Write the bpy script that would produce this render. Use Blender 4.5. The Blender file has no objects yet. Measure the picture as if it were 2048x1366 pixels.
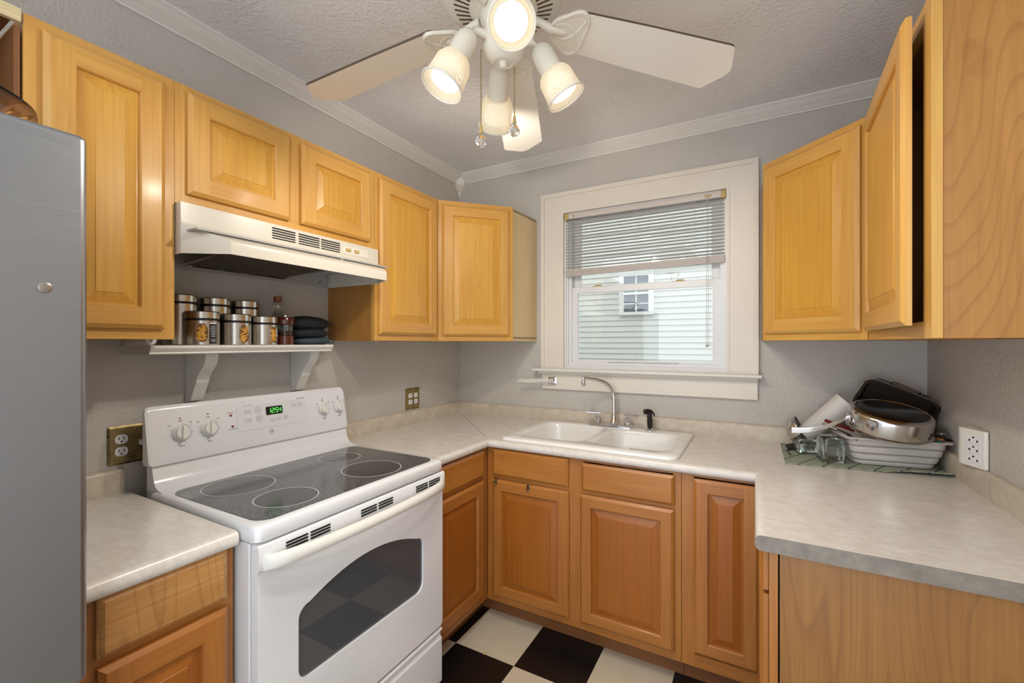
import bpy, bmesh, math, random
from mathutils import Vector, Matrix
random.seed(7)
S = bpy.context.scene
COL = S.collection
R = math.radians
PI = math.pi

# ------------------------------------------------------------------ camera, world, exposure
cam = bpy.data.cameras.new('camera')
cam.lens = 15.426; cam.sensor_width = 36; cam.sensor_fit = 'HORIZONTAL'
cam.shift_y = 0.0014; cam.clip_start = 0.02; cam.clip_end = 100
camo = bpy.data.objects.new('camera', cam); COL.objects.link(camo)
camo.location = (1.7811, -2.4745, 1.3776); camo.rotation_euler = (R(90), 0, R(28.927))
S.camera = camo
w = bpy.data.worlds.new('overcast_sky'); S.world = w; w.use_nodes = True
bg = w.node_tree.nodes['Background']
bg.inputs[0].default_value = (0.89, 0.945, 1.0, 1); bg.inputs[1].default_value = 2.4
S.view_settings.view_transform = 'Standard'; S.view_settings.look = 'None'
S.view_settings.exposure = 0.25; S.view_settings.gamma = 1.0
S.view_settings.use_curve_mapping = False
LAMP_W = 13.0

# ------------------------------------------------------------------ materials
def srgb(r, g, b):
    f = lambda c: (c/255/12.92) if c/255 <= .04045 else ((c/255+.055)/1.055)**2.4
    return (f(r), f(g), f(b), 1)

class NT:
    def __init__(s, name):
        s.m = bpy.data.materials.new(name); s.m.use_nodes = True
        s.t = s.m.node_tree; s.n = s.t.nodes; s.l = s.t.links
        s.p = s.n['Principled BSDF']; s.out = s.n['Material Output']
    def add(s, typ, **kw):
        x = s.n.new(typ)
        for k, v in kw.items():
            if k.startswith('i_'):
                x.inputs[int(k[2:])].default_value = v
            else: setattr(x, k, v)
        return x
    def link(s, a, b): s.l.new(a, b)
    def coords(s, scale=(1, 1, 1), rot=(0, 0, 0), loc=(0, 0, 0)):
        tc = s.add('ShaderNodeTexCoord'); mp = s.add('ShaderNodeMapping')
        mp.inputs['Scale'].default_value = scale; mp.inputs['Rotation'].default_value = rot
        mp.inputs['Location'].default_value = loc
        s.link(tc.outputs['Object'], mp.inputs[0]); return mp.outputs[0]
    def noise(s, vec, scale=1, detail=3, rough=.5, dist=0):
        x = s.add('ShaderNodeTexNoise'); s.link(vec, x.inputs['Vector'])
        x.inputs['Scale'].default_value = scale; x.inputs['Detail'].default_value = detail
        x.inputs['Roughness'].default_value = rough; x.inputs['Distortion'].default_value = dist
        return x.outputs[0]
    def ramp(s, fac, lo, hi):
        x = s.add('ShaderNodeMapRange'); s.link(fac, x.inputs[0])
        x.inputs[1].default_value = lo; x.inputs[2].default_value = hi; x.clamp = True
        return x.outputs[0]
    def mix(s, fac, a, b):
        x = s.add('ShaderNodeMix', data_type='RGBA')
        if isinstance(fac, float): x.inputs[0].default_value = fac
        else: s.link(fac, x.inputs[0])
        for i, c in ((6, a), (7, b)):
            if isinstance(c, tuple): x.inputs[i].default_value = c
            else: s.link(c, x.inputs[i])
        return x.outputs[2]
    def math(s, op, a, b=0.0):
        x = s.add('ShaderNodeMath', operation=op)
        for i, c in ((0, a), (1, b)):
            if isinstance(c, (int, float)): x.inputs[i].default_value = c
            else: s.link(c, x.inputs[i])
        return x.outputs[0]
    def bump(s, h, strength=.3, dist=.002):
        b = s.add('ShaderNodeBump'); b.inputs['Strength'].default_value = strength
        b.inputs['Distance'].default_value = dist; s.link(h, b.inputs['Height'])
        s.link(b.outputs[0], s.p.inputs['Normal'])
    def color(s, c):
        if isinstance(c, tuple): s.p.inputs['Base Color'].default_value = c
        else: s.link(c, s.p.inputs['Base Color'])
    def set(s, rough=.5, metal=0, coat=0, spec=.5):
        s.p.inputs['Roughness'].default_value = rough; s.p.inputs['Metallic'].default_value = metal
        s.p.inputs['Coat Weight'].default_value = coat; s.p.inputs['Coat Roughness'].default_value = .16
        s.p.inputs['Specular IOR Level'].default_value = spec

def plain(name, c, rough=.5, metal=0, coat=0, var=.06, scale=30, bump=0, bscale=200, bdist=.001):
    """one colour with a faint procedural variation and an optional fine bump"""
    t = NT(name); v = t.coords()
    n = t.noise(v, scale, 3)
    d = tuple(max(0, x*(1-var)) for x in c[:3])+(1,)
    t.color(t.mix(n, d, c)); t.set(rough, metal, coat)
    if bump: t.bump(t.noise(v, bscale, 2), bump, bdist)
    return t.m

def wood(name, c1, c2, c3, d='V', rough=.42, coat=.12, cath=0.0, off=0.0):
    t = NT(name)
    big = (5, 5, .9) if d == 'V' else (.9, .9, 7)
    fine = (110, 110, 3.2) if d == 'V' else (3.2, 3.2, 130)
    vb = t.coords(big, loc=(off, off*1.7, off*.6)); vf = t.coords(fine, loc=(off*3, 0, off))
    a = t.ramp(t.noise(vb, 1.0, 3, .55, .8), .3, .7)
    b = t.ramp(t.noise(vf, 1.0, 3, .6, .2), .35, .75)
    base = t.mix(a, c1, c2)
    f = t.math('MULTIPLY', b, .38)
    base = t.mix(f, base, c3)
    k = t.ramp(t.noise(t.coords((7, 7, 7), loc=(off, 3, 1)), 1.6, 2), .70, .78)
    base = t.mix(t.math('MULTIPLY', k, .35), base, c3)
    if cath:
        nz = t.noise(t.coords((3.6, 3.6, .5), loc=(off, 0, 0)), 1.0, 1.5, .45, .4)
        fr_ = t.math('FRACT', t.math('MULTIPLY', nz, 30.0))
        ln = t.math('MULTIPLY', t.ramp(fr_, .72, .94), t.ramp(fr_, 1.0, .955))
        base = t.mix(t.math('MULTIPLY', ln, cath), base, c3)
    t.color(base); t.set(rough, 0, coat)
    t.bump(t.noise(vf, 1.0, 2), .05, .001)
    return t.m

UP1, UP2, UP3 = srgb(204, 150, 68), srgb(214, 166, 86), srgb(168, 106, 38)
LO1, LO2, LO3 = srgb(166, 102, 40), srgb(182, 120, 54), srgb(112, 60, 18)  # base cabinet maple, toned darker and more orange than the wall cabinets
WU_V = wood('honey_maple_upright', UP1, UP2, UP3, 'V')
WU_H = wood('honey_maple_rail', UP1, UP2, UP3, 'H', off=2.1)
WU_P = wood('honey_maple_panel', srgb(206, 150, 54), srgb(216, 166, 70), UP3, 'V', off=5.3)
WU_E = wood('maple_end_veneer', srgb(172, 120, 56), srgb(182, 130, 66), srgb(138, 86, 36), 'V', .42, .1, .4, off=1.2)
WU_S = wood('pale_maple_side', srgb(214, 188, 142), srgb(224, 200, 156), srgb(196, 162, 112), 'V', .4, .15, off=3.1)  # maple made paler: window glare on this side panel is in the colour
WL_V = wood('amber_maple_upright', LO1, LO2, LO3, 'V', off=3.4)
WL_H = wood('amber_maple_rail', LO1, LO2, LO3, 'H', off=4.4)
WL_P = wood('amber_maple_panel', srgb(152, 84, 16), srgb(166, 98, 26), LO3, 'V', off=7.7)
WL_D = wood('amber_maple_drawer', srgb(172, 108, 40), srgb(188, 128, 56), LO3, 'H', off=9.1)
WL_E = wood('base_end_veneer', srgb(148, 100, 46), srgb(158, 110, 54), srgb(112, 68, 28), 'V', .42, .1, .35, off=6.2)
W_DARK = wood('unfinished_brown_panel', srgb(120, 76, 40), srgb(134, 86, 46), srgb(80, 48, 22), 'V', .6, 0, off=8)
W_RAW = wood('raw_plywood_edge', srgb(214, 196, 150), srgb(224, 208, 166), srgb(150, 128, 90), 'H', .7, 0, off=2)
KICK = wood('toe_kick_wood', srgb(120, 74, 36), srgb(138, 88, 46), srgb(70, 42, 20), 'H', .5, 0, off=1)

def paint_wall(name, c, bs, strength):
    t = NT(name); v = t.coords()
    n = t.noise(v, 2.5, 3)
    pits = t.ramp(t.noise(v, bs, 3, .65), .36, .62)
    patch = t.ramp(t.noise(v, 3.2, 2), .35, .65)
    d = tuple(x*.9 for x in c[:3])+(1,)
    t.color(t.mix(n, d, c)); t.set(.55)
    h = t.math('MULTIPLY', pits, t.math('ADD', t.math('MULTIPLY', patch, .8), .2))
    t.bump(h, strength, .003); return t.m
WALL = paint_wall('grey_textured_wall_paint', srgb(198, 193, 186), 80, .65)
CEIL = paint_wall('textured_ceiling_paint', srgb(242, 242, 243), 60, .9)
TRIM = plain('white_trim_paint', srgb(226, 223, 217), .35, var=.05, scale=9)
CASING = plain('ivory_casing_paint', srgb(226, 218, 206), .4, var=.07, scale=5, bump=.1, bscale=60)
VINYL = plain('white_window_vinyl', srgb(226, 226, 226), .3)

def laminate(name, c1, c2, c3, rough, horiz=True):
    t = NT(name)
    v = t.coords((1, 1, 1))
    a = t.ramp(t.noise(t.coords((9, 40, 30) if horiz else (14, 14, 14)), 2.2, 5, .65), .35, .68)
    b = t.ramp(t.noise(v, 26, 5, .7), .4, .7)
    col = t.mix(a, c1, c2); col = t.mix(t.math('MULTIPLY', b, .5), col, c3)
    t.color(col); t.set(rough); return t.m
LAM = laminate('beige_mottled_laminate', srgb(218, 212, 205), srgb(230, 225, 219), srgb(198, 189, 179), .24)
LAM_S = laminate('beige_backsplash_laminate', srgb(200, 188, 170), srgb(212, 202, 186), srgb(170, 154, 132), .35, False)
LAM_E = laminate('grey_end_cap_laminate', srgb(126, 117, 107), srgb(144, 135, 124), srgb(100, 93, 84), .4, False)

def floor_mat():
    t = NT('black_and_cream_check_vinyl')
    v = t.coords((1/.303, 1/.303, 1), loc=(-.580/.303, .834/.303, .5))
    ch = t.add('ShaderNodeTexChecker', i_3=1.0); t.link(v, ch.inputs[0])
    vv = t.coords()
    sp = t.ramp(t.noise(vv, 60, 3), .72, .76)
    cream = t.mix(t.noise(vv, 14, 5, .7), srgb(192, 180, 158), srgb(216, 204, 182))
    black = t.mix(t.math('MULTIPLY', sp, .3), srgb(16, 15, 15), srgb(70, 66, 60))
    t.color(t.mix(ch.outputs[1], cream, black)); t.set(.35)
    return t.m
FLOOR = floor_mat()

ENAMEL = plain('white_enamel', srgb(228, 229, 232), .18, coat=.3, var=.02)
IVORY = plain('ivory_enamel', srgb(214, 207, 193), .25, var=.03)
PLASTIC = plain('white_plastic', srgb(230, 228, 222), .3, var=.03)
FANWHITE = plain('cream_fan_enamel', srgb(232, 226, 212), .3, var=.03)
BLADE = plain('cream_fan_blade', srgb(240, 234, 224), .4, var=.05, scale=4)
BROWN = plain('dark_brown_edge', srgb(84, 66, 50), .5)
CHROME = plain('chrome', srgb(222, 222, 224), .07, 1, var=.02)
STEEL = plain('polished_steel', srgb(205, 203, 200), .14, 1, var=.04)
BLACK = plain('black_plastic', srgb(14, 14, 15), .35)
VOID = plain('dark_void', srgb(10, 9, 9), .9)
MARK = plain('grey_lettering', srgb(92, 92, 96), .6)
MARKL = plain('pale_grey_buttons', srgb(206, 206, 208), .5)
REDLED = plain('dark_red_indicator', srgb(130, 40, 36), .3)
MESHBLK = plain('oily_filter_mesh', srgb(104, 90, 70), .4, .5, var=.85, scale=150, bump=.9, bscale=260, bdist=.003)
HOODIN = plain('hood_grey_inside', srgb(170, 168, 166), .4)
BRASSW = plain('gold_plastic', srgb(190, 164, 104), .4)
CORK = plain('cork', srgb(150, 94, 62), .8, var=.25, scale=90)
REDWOOD = plain('dark_red_wood', srgb(86, 26, 14), .2, coat=.4, var=.3)
PASTA = plain('yellow_pasta', srgb(214, 158, 54), .55, var=.3, scale=60)
BLACKPASTA = plain('brown_pasta_shadow', srgb(120, 78, 32), .8, var=.5, scale=70)
LABELBLK = plain('black_label', srgb(26, 28, 34), .35)
NAVY = plain('black_quilted_cloth', srgb(24, 30, 36), .75, var=.5, scale=40, bump=.5, bscale=120)
NAVY2 = plain('slate_cloth', srgb(62, 78, 88), .85, var=.35, scale=30, bump=.5, bscale=160)
GOLD = plain('gold_foil_print', srgb(206, 170, 110), .35, .3)
WHITESIL = plain('pale_grey_silicone', srgb(206, 200, 196), .5, var=.05)
GREYSIL = plain('grey_silicone', srgb(158, 152, 148), .55)
RED = plain('dark_red_plastic', srgb(120, 34, 28), .35)
ORANGE = plain('orange_brown_plastic', srgb(196, 120, 66), .5, var=.3, scale=60)
TEAL = plain('teal_silicone', srgb(48, 110, 112), .6)
DARKPAN = plain('dark_nonstick_steel', srgb(58, 50, 43), .35, .25, var=.2)
BURNT = plain('burnt_black_base', srgb(16, 14, 13), .22, .2, var=.5, scale=25)
SHEET = plain('frosted_white_sheet', srgb(218, 214, 210), .45, var=.03)
PORC = plain('white_sink_porcelain', srgb(238, 237, 234), .12, coat=.4, var=.02)
SIDING = plain('cream_vinyl_siding', srgb(222, 219, 210), .6, var=.04)
SIDETRIM = plain('house_window_trim', srgb(238, 236, 230), .5)
BLIND = plain('white_blind_slat', srgb(212, 210, 204), .4, var=.03)
BLINDR = plain('taupe_blind_rail', srgb(206, 196, 190), .4, var=.03)
OUTLET = plain('white_outlet_face', srgb(232, 230, 232), .35)

def brass_mat():
    t = NT('tarnished_brass'); v = t.coords()
    a = t.ramp(t.noise(v, 45, 4, .7), .35, .65); b = t.ramp(t.noise(v, 150, 2), .66, .72)
    c = t.mix(a, srgb(178, 158, 112), srgb(138, 122, 86)); t.color(t.mix(b, c, srgb(40, 32, 22)))
    t.set(.3, .9); return t.m
BRASS = brass_mat()

def brushed(name, c, rough, sc):
    t = NT(name); v = t.coords(sc)
    n = t.noise(v, 1, 4, .6)
    d = tuple(x*.86 for x in c[:3])+(1,)
    t.color(t.mix(n, d, c)); t.set(rough, 1)
    r = t.add('ShaderNodeMapRange'); t.link(n, r.inputs[0]); r.inputs[3].default_value = rough*.8; r.inputs[4].default_value = rough*1.25
    t.link(r.outputs[0], t.p.inputs['Roughness']); t.bump(n, .015, .0004); return t.m
FRIDGE = brushed('brushed_stainless', srgb(168, 172, 178), .34, (1.5, 1.5, 800))
CANSTEEL = brushed('brushed_canister_steel', srgb(196, 190, 180), .26, (380, 380, 5))

def ceramic():
    t = NT('speckled_black_ceramic_glass'); v = t.coords()
    s = t.ramp(t.noise(v, 420, 2), .54, .64)
    t.color(t.mix(s, srgb(22, 24, 28), srgb(128, 130, 136))); t.set(.14, coat=.5); return t.m
CERAMIC = ceramic()
BURNER = plain('plain_black_burner_glass', srgb(24, 25, 28), .12, coat=.4)
RINGW = plain('white_burner_outline', srgb(200, 200, 204), .3)

def thin_glass(name, tint, gloss=.08):
    t = NT(name)
    tr = t.add('ShaderNodeBsdfTransparent'); tr.inputs[0].default_value = tint
    gl = t.add('ShaderNodeBsdfGlossy'); gl.inputs['Roughness'].default_value = .01
    lw = t.add('ShaderNodeFresnel'); lw.inputs[0].default_value = 1.5
    f = t.math('MAXIMUM', lw.outputs[0], gloss)
    mx = t.add('ShaderNodeMixShader'); t.link(f, mx.inputs[0]); t.link(tr.outputs[0], mx.inputs[1]); t.link(gl.outputs[0], mx.inputs[2])
    t.link(mx.outputs[0], t.out.inputs[0]); return t.m
PANE = thin_glass('window_glass', (.93, .96, .96, 1))
OVENGLASS = thin_glass('smoked_oven_glass', (.5, .51, .53, 1), .1)
def haze(m, c, f):
    n, l = m.node_tree.nodes, m.node_tree.links; out = n['Material Output']; src = out.inputs[0].links[0].from_socket
    d = n.new('ShaderNodeBsdfDiffuse'); d.inputs[0].default_value = c; mx = n.new('ShaderNodeMixShader'); mx.inputs[0].default_value = f
    l.new(src, mx.inputs[1]); l.new(d.outputs[0], mx.inputs[2]); l.new(mx.outputs[0], out.inputs[0])
haze(OVENGLASS, srgb(120, 122, 128), .35)  # grey diffuse for the dotted glass, with bright room reflections painted in
DARKPANE = plain('house_dark_pane', srgb(96, 104, 112), .3)

def solid_glass(name, tint, rough=.0, ior=1.45):
    t = NT(name); t.color(tint); t.set(rough)
    t.p.inputs['Transmission Weight'].default_value = 1; t.p.inputs['IOR'].default_value = ior
    return t.m
GLASS = solid_glass('clear_glass', (.93, .98, .97, 1))
PINKGLASS = solid_glass('blush_glass', (.98, .9, .86, 1))
CRYSTAL = solid_glass('crystal_bead', (1, .98, .95, 1), 0, 1.55)

def emit(name, c, st):
    t = NT(name); t.color((0, 0, 0, 1)); t.p.inputs['Emission Color'].default_value = c
    t.p.inputs['Emission Strength'].default_value = st; return t.m
BULB = emit('lit_bulb', (1, .93, .82, 1), 1.7)
GREENLED = emit('green_clock_digits', (.12, .9, .1, 1), 1.6)

def cup_mat():
    t = NT('perforated_cream_metal'); v = t.coords()
    vo = t.add('ShaderNodeTexVoronoi'); t.link(v, vo.inputs['Vector']); vo.inputs['Scale'].default_value = 430; vo.inputs['Randomness'].default_value = .15
    hole = t.ramp(vo.outputs[0], .42, .30)
    df = t.add('ShaderNodeBsdfDiffuse'); df.inputs[0].default_value = srgb(236, 226, 204)
    tl = t.add('ShaderNodeBsdfTranslucent'); tl.inputs[0].default_value = srgb(250, 236, 206)
    tr = t.add('ShaderNodeBsdfTransparent')
    m1 = t.add('ShaderNodeMixShader', i_0=.3); t.link(df.outputs[0], m1.inputs[1]); t.link(tl.outputs[0], m1.inputs[2])
    m2 = t.add('ShaderNodeMixShader'); t.link(t.math('MULTIPLY', hole, .4), m2.inputs[0]); t.link(m1.outputs[0], m2.inputs[1]); t.link(tr.outputs[0], m2.inputs[2])
    t.link(m2.outputs[0], t.out.inputs[0]); return t.m
CUP = cup_mat()

def mat_cloth():
    t = NT('sage_dish_mat'); v = t.coords()
    wv = t.add('ShaderNodeTexWave', wave_type='BANDS', bands_direction='Y'); t.link(v, wv.inputs[0])
    wv.inputs['Scale'].default_value = 60; wv.inputs['Distortion'].default_value = 1.5
    ln = t.add('ShaderNodeTexWave', wave_type='BANDS', bands_direction='DIAGONAL'); t.link(t.coords((1, -.5, 0)), ln.inputs[0])
    ln.inputs['Scale'].default_value = 8.5; ln.inputs['Distortion'].default_value = .6
    c = t.mix(wv.outputs[1], srgb(132, 142, 124), srgb(168, 174, 156))
    t.color(t.mix(t.ramp(ln.outputs[1], .975, .99), c, srgb(62, 72, 70))); t.set(.9)
    t.bump(wv.outputs[1], .4, .001); return t.m
DISHMAT = mat_cloth()

# ------------------------------------------------------------------ mesh helpers
class MB:
    """collects shapes into one mesh; each shape may carry a material slot"""
    def __init__(s): s.bm = bmesh.new(); s.slot = 0
    def face(s, vs, slot=None):
        try: f = s.bm.faces.new(vs)
        except ValueError: return None
        f.material_index = s.slot if slot is None else slot
        return f
    def pts(s, ps): return [s.bm.verts.new(Vector(p)) for p in ps]
    def poly(s, ps, slot=None): return s.face(s.pts(ps), slot)
    def box(s, x0, x1, y0, y1, z0, z1, slot=None, M=None):
        ps = [(x, y, z) for z in (z0, z1) for y in (y0, y1) for x in (x0, x1)]
        if M: ps = [M @ Vector(p) for p in ps]
        v = s.pts(ps)
        for q in ((0, 2, 3, 1), (4, 5, 7, 6), (0, 1, 5, 4), (2, 6, 7, 3), (0, 4, 6, 2), (1, 3, 7, 5)):
            s.face([v[i] for i in q], slot)
        return s
    def loops(s, rings, closed=True, cap0=True, cap1=True, slot=None):
        """skin a list of equally long point loops"""
        vs = [s.pts(r) for r in rings]; n = len(vs[0])
        for a, b in zip(vs, vs[1:]):
            for i in range(n if closed else n-1):
                j = (i+1) % n
                s.face([a[i], a[j], b[j], b[i]], slot)
        if cap0 and closed: s.face(list(reversed(vs[0])), slot)
        if cap1 and closed: s.face(vs[-1], slot)
        return s
    def prism(s, poly, f0, f1, slot=None):
        """poly: 2-D points, f0/f1: functions (a,b)->3-D for the two ends"""
        return s.loops([[f0(*p) for p in poly], [f1(*p) for p in poly]], slot=slot)
    def lathe(s, prof, n=32, M=None, cap0=True, cap1=True, slot=None, a0=0, a1=2*PI):
        full = abs(a1-a0-2*PI) < 1e-6; k = n if full else n+1
        rings = []
        for r, z in prof:
            ring = [Vector((r*math.cos(a0+(a1-a0)*i/n), r*math.sin(a0+(a1-a0)*i/n), z)) for i in range(k)]
            rings.append([M @ p for p in ring] if M else ring)
        return s.loops(rings, full, cap0 and full, cap1 and full, slot)
    def tube(s, path, r, n=10, slot=None, caps=True, closed=False):
        path = [Vector(p) for p in path]; rs = r if isinstance(r, (list, tuple)) else [r]*len(path)
        rings = []; up = None
        for i, p in enumerate(path):
            a = path[i-1] if i else (path[-1] if closed else p)
            b = path[(i+1) % len(path)] if (i < len(path)-1 or closed) else p
            t = (b-a).normalized()
            if up is None:
                up = t.orthogonal().normalized()
            up = (up - t*up.dot(t))
            if up.length < 1e-6: up = t.orthogonal()
            up.normalize(); sd = t.cross(up)
            rings.append([p + (up*math.cos(2*PI*k/n) + sd*math.sin(2*PI*k/n))*rs[i] for k in range(n)])
        if closed: rings.append(rings[0]); caps = False
        return s.loops(rings, True, caps, caps, slot)
    def plate(s, outer, holes, f, slot=None):
        """flat plate with holes from 2-D loops"""
        edges = []
        for lp in [outer]+holes:
            vs = s.pts([f(*p) for p in lp])
            edges += [s.bm.edges.new((vs[i], vs[(i+1) % len(vs)])) for i in range(len(vs))]
        r = bmesh.ops.triangle_fill(s.bm, use_beauty=True, use_dissolve=False, edges=edges)
        for g in r['geom']:
            if isinstance(g, bmesh.types.BMFace): g.material_index = s.slot if slot is None else slot
        return s
    def text(s, body, size, M, slot=None, thick=.0003, align='CENTER'):
        c = bpy.data.curves.new('t', 'FONT'); c.body = body; c.size = size; c.align_x = align; c.align_y = 'CENTER'
        c.extrude = thick; c.resolution_u = 2
        o = bpy.data.objects.new('t', c); COL.objects.link(o); bpy.context.view_layer.update()
        me = o.evaluated_get(bpy.context.evaluated_depsgraph_get()).to_mesh()
        vs = s.pts([M @ v.co for v in me.vertices])
        for p in me.polygons: s.face([vs[i] for i in p.vertices], slot)
        bpy.data.objects.remove(o); bpy.data.curves.remove(c)
        return s

def make(name, mb, mats, parent=None, bev=0, seg=2, sharp=38, loc=None, recalc=True):
    bm = mb.bm
    bmesh.ops.remove_doubles(bm, verts=bm.verts, dist=1e-6)
    if recalc: bmesh.ops.recalc_face_normals(bm, faces=bm.faces)
    for f in bm.faces: f.smooth = sharp > 13
    if not bev:
        for e in bm.edges:
            if len(e.link_faces) != 2 or e.calc_face_angle(0) > R(sharp): e.smooth = False
    me = bpy.data.meshes.new(name); bm.to_mesh(me); bm.free()
    for m in (mats if isinstance(mats, (list, tuple)) else [mats]): me.materials.append(m)
    o = bpy.data.objects.new(name, me); COL.objects.link(o)
    if parent is not None:
        o.parent = parent
        if parent.type == 'EMPTY': o.location = -parent.location
    elif loc is not None:
        me.transform(Matrix.Translation(-Vector(loc))); o.location = loc
    if bev:
        b = o.modifiers.new('bevel', 'BEVEL'); b.width = bev; b.segments = seg; b.limit_method = 'ANGLE'; b.angle_limit = R(35)
        wn = o.modifiers.new('normals', 'WEIGHTED_NORMAL'); wn.keep_sharp = True
    return o

def thing(name, label, cat, loc, group=None):
    o = bpy.data.objects.new(name, None); COL.objects.link(o); o.location = loc
    o.empty_display_size = .05
    return tag(o, label, cat, group)
def tag(o, label, cat, group=None, kind=None):
    o['label'] = label; o['category'] = cat
    if group: o['group'] = group
    if kind: o['kind'] = kind
    return o
def struct(name, mb, mats, label=None, cat=None, **kw):
    o = make(name, mb, mats, **kw); o['kind'] = 'structure'
    if label: o['label'] = label
    if cat: o['category'] = cat
    return o
def solo(name, mb, mats, label, cat, loc, group=None, **kw):
    return tag(make(name, mb, mats, loc=loc, **kw), label, cat, group)

class Fr:
    """a wall-mounted frame: u runs to the viewer's right along the face, v is height, d comes out of the face"""
    def __init__(s, o, u):
        s.o = Vector((o[0], o[1], 0)); s.u = Vector((u[0], u[1], 0)).normalized(); s.n = Vector((s.u.y, -s.u.x, 0))
    def p(s, u, v, d): return s.o + s.u*u + s.n*d + Vector((0, 0, v))
    def M(s, u=0, v=0, d=0):
        """matrix whose x is u, y is height, z is outward"""
        m = Matrix.Identity(4)
        for i in range(3): m[i][0] = s.u[i]; m[i][1] = (0, 0, 1)[i]; m[i][2] = s.n[i]
        q = s.p(u, v, d)
        for i in range(3): m[i][3] = q[i]
        return m
    def box(s, mb, u0, u1, v0, v1, d0, d1, slot=None):
        mb.box(u0, u1, v0, v1, d0, d1, slot, s.M())

def rrect(x0, x1, y0, y1, r, n=5):
    ps = []
    for cx, cy, a in ((x1-r, y1-r, 0), (x0+r, y1-r, 90), (x0+r, y0+r, 180), (x1-r, y0+r, 270)):
        for i in range(n+1):
            t = R(a+90*i/n); ps.append((cx+r*math.cos(t), cy+r*math.sin(t)))
    return ps
def circle(cx, cy, r, n=24, ry=None):
    return [(cx+r*math.cos(2*PI*i/n), cy+(ry or r)*math.sin(2*PI*i/n)) for i in range(n)]
def bez(p0, p1, p2, p3, n=12):
    P = [Vector(p) for p in (p0, p1, p2, p3)]
    return [P[0]*(1-t)**3+P[1]*3*t*(1-t)**2+P[2]*3*t*t*(1-t)+P[3]*t**3 for t in [i/n for i in range(n+1)]]
def axisM(p, d, roll=0):
    """matrix with z along d at p"""
    d = Vector(d).normalized(); q = d.to_track_quat('Z', 'Y')
    return Matrix.Translation(Vector(p)) @ q.to_matrix().to_4x4() @ Matrix.Rotation(roll, 4, 'Z')

# ------------------------------------------------------------------ the setting
XR, YF, ZC = 2.421, -3.1, 2.52
struct('floor', MB().box(-.1, XR+.1, YF, .12, -.05, 0), FLOOR, 'black and cream checkered vinyl tile floor', 'floor')
struct('ceiling', MB().box(-.1, XR+.1, YF, .12, ZC, ZC+.05), CEIL, 'white textured plaster ceiling above the fan', 'ceiling')
struct('wall_left', MB().box(-.1, 0, YF, .12, 0, ZC), WALL, 'grey textured wall behind the stove and shelf', 'wall')
struct('wall_right', MB().box(XR, XR+.1, YF, .12, 0, ZC), WALL, 'grey textured wall right of the dish mat', 'wall')
WX0, WX1, WZ0, WZ1 = .768, 1.668, 1.222, 2.165
mb = MB()
mb.box(0, WX0, 0, .12, 0, ZC); mb.box(WX1, XR, 0, .12, 0, ZC); mb.box(WX0, WX1, 0, .12, 0, WZ0); mb.box(WX0, WX1, 0, .12, WZ1, ZC)
struct('wall_back', mb, WALL, 'grey textured wall around the window above the sink', 'wall')

crown = [(0, 0), (.058, 0), (.058, -.008), (.050, -.012), (.046, -.018), (.028, -.034), (.020, -.038), (.016, -.046), (.007, -.050), (.007, -.058), (0, -.058)]
struct('trim_1', MB().prism(crown, lambda a, b: (a, YF, ZC+b), lambda a, b: (a, -.03, ZC+b)), TRIM, 'white crown molding along the top of the stove wall', 'trim', sharp=50)
struct('trim_2', MB().prism(crown, lambda a, b: (.03, -a, ZC+b), lambda a, b: (XR-.01, -a, ZC+b)), TRIM, 'white crown molding along the top of the window wall', 'trim', sharp=50)
mb = MB()
blk = [(0, 0), (.064, 0), (.064, -.01), (.05, -.064), (.052, -.07), (.028, -.1), (.02, -.105), (.014, -.12), (.004, -.145)]
mb.loops([[(0, 0, ZC+z), (a, 0, ZC+z), (a, -a*.4, ZC+z), (a*.4, -a, ZC+z), (0, -a, ZC+z)] for a, z in blk[1:]])
struct('trim_3', mb, TRIM, 'white pointed corner block where the crown moldings meet', 'trim', sharp=30)

# window_1 : casing, stool, apron, jambs, two sashes
win = bpy.data.objects.new('window_1', None); COL.objects.link(win); win.location = (1.215, 0, 1.222)
win['kind'] = 'structure'; win['label'] = 'white double hung window with wide ivory casing above the sink'; win['category'] = 'window'
mb = MB()
for x0, x1, z0, z1 in ((.633, .775, 1.222, 2.28), (1.661, 1.797, 1.222, 2.28), (.775, 1.661, 2.158, 2.28)):
    mb.box(x0, x1, -.02, 0, z0, z1)
for x0, x1, z0, z1 in ((.631, .653, 1.222, 2.282), (1.776, 1.799, 1.222, 2.282), (.653, 1.776, 2.258, 2.282)):
    mb.box(x0, x1, -.029, -.001, z0, z1)
for x0, x1, z0, z1 in ((.765, .778, 1.222, 2.168), (1.658, 1.671, 1.222, 2.168), (.778, 1.658, 2.155, 2.168)):
    mb.box(x0, x1, -.024, -.001, z0, z1)
make('window_casing', mb, CASING, win, sharp=12)
mb = MB()
st = [(0.03, 1.205), (-.062, 1.205), (-.070, 1.209), (-.072, 1.216), (-.068, 1.222), (0.03, 1.222)]
mb.prism(st, lambda a, b: (.595, a if a < 0 else -.0005, b), lambda a, b: (1.812, a if a < 0 else -.0005, b))
mb.prism([(-.001, 1.188), (-.034, 1.188), (-.044, 1.196), (-.05, 1.205), (-.001, 1.205)], lambda a, b: (.622, a, b), lambda a, b: (1.797, a, b))
mb.box(.778, 1.658, -.001, .1, 1.21, 1.226)
make('window_stool', mb, TRIM, win, sharp=50)
make('window_apron', MB().box(.634, 1.796, -.02, 0, 1.097, 1.19), CASING, win, bev=.003)
mb = MB()
mb.box(WX0, .786, -.001, .12, 1.226, WZ1); mb.box(1.65, WX1, -.001, .12, 1.226, WZ1); mb.box(.786, 1.65, -.001, .12, 2.15, WZ1)
mb.box(.786, .81, .03, .12, 1.226, 2.15); mb.box(1.627, 1.65, .03, .12, 1.226, 2.15); mb.box(.81, 1.627, .03, .12, 1.226, 1.262)
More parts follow.
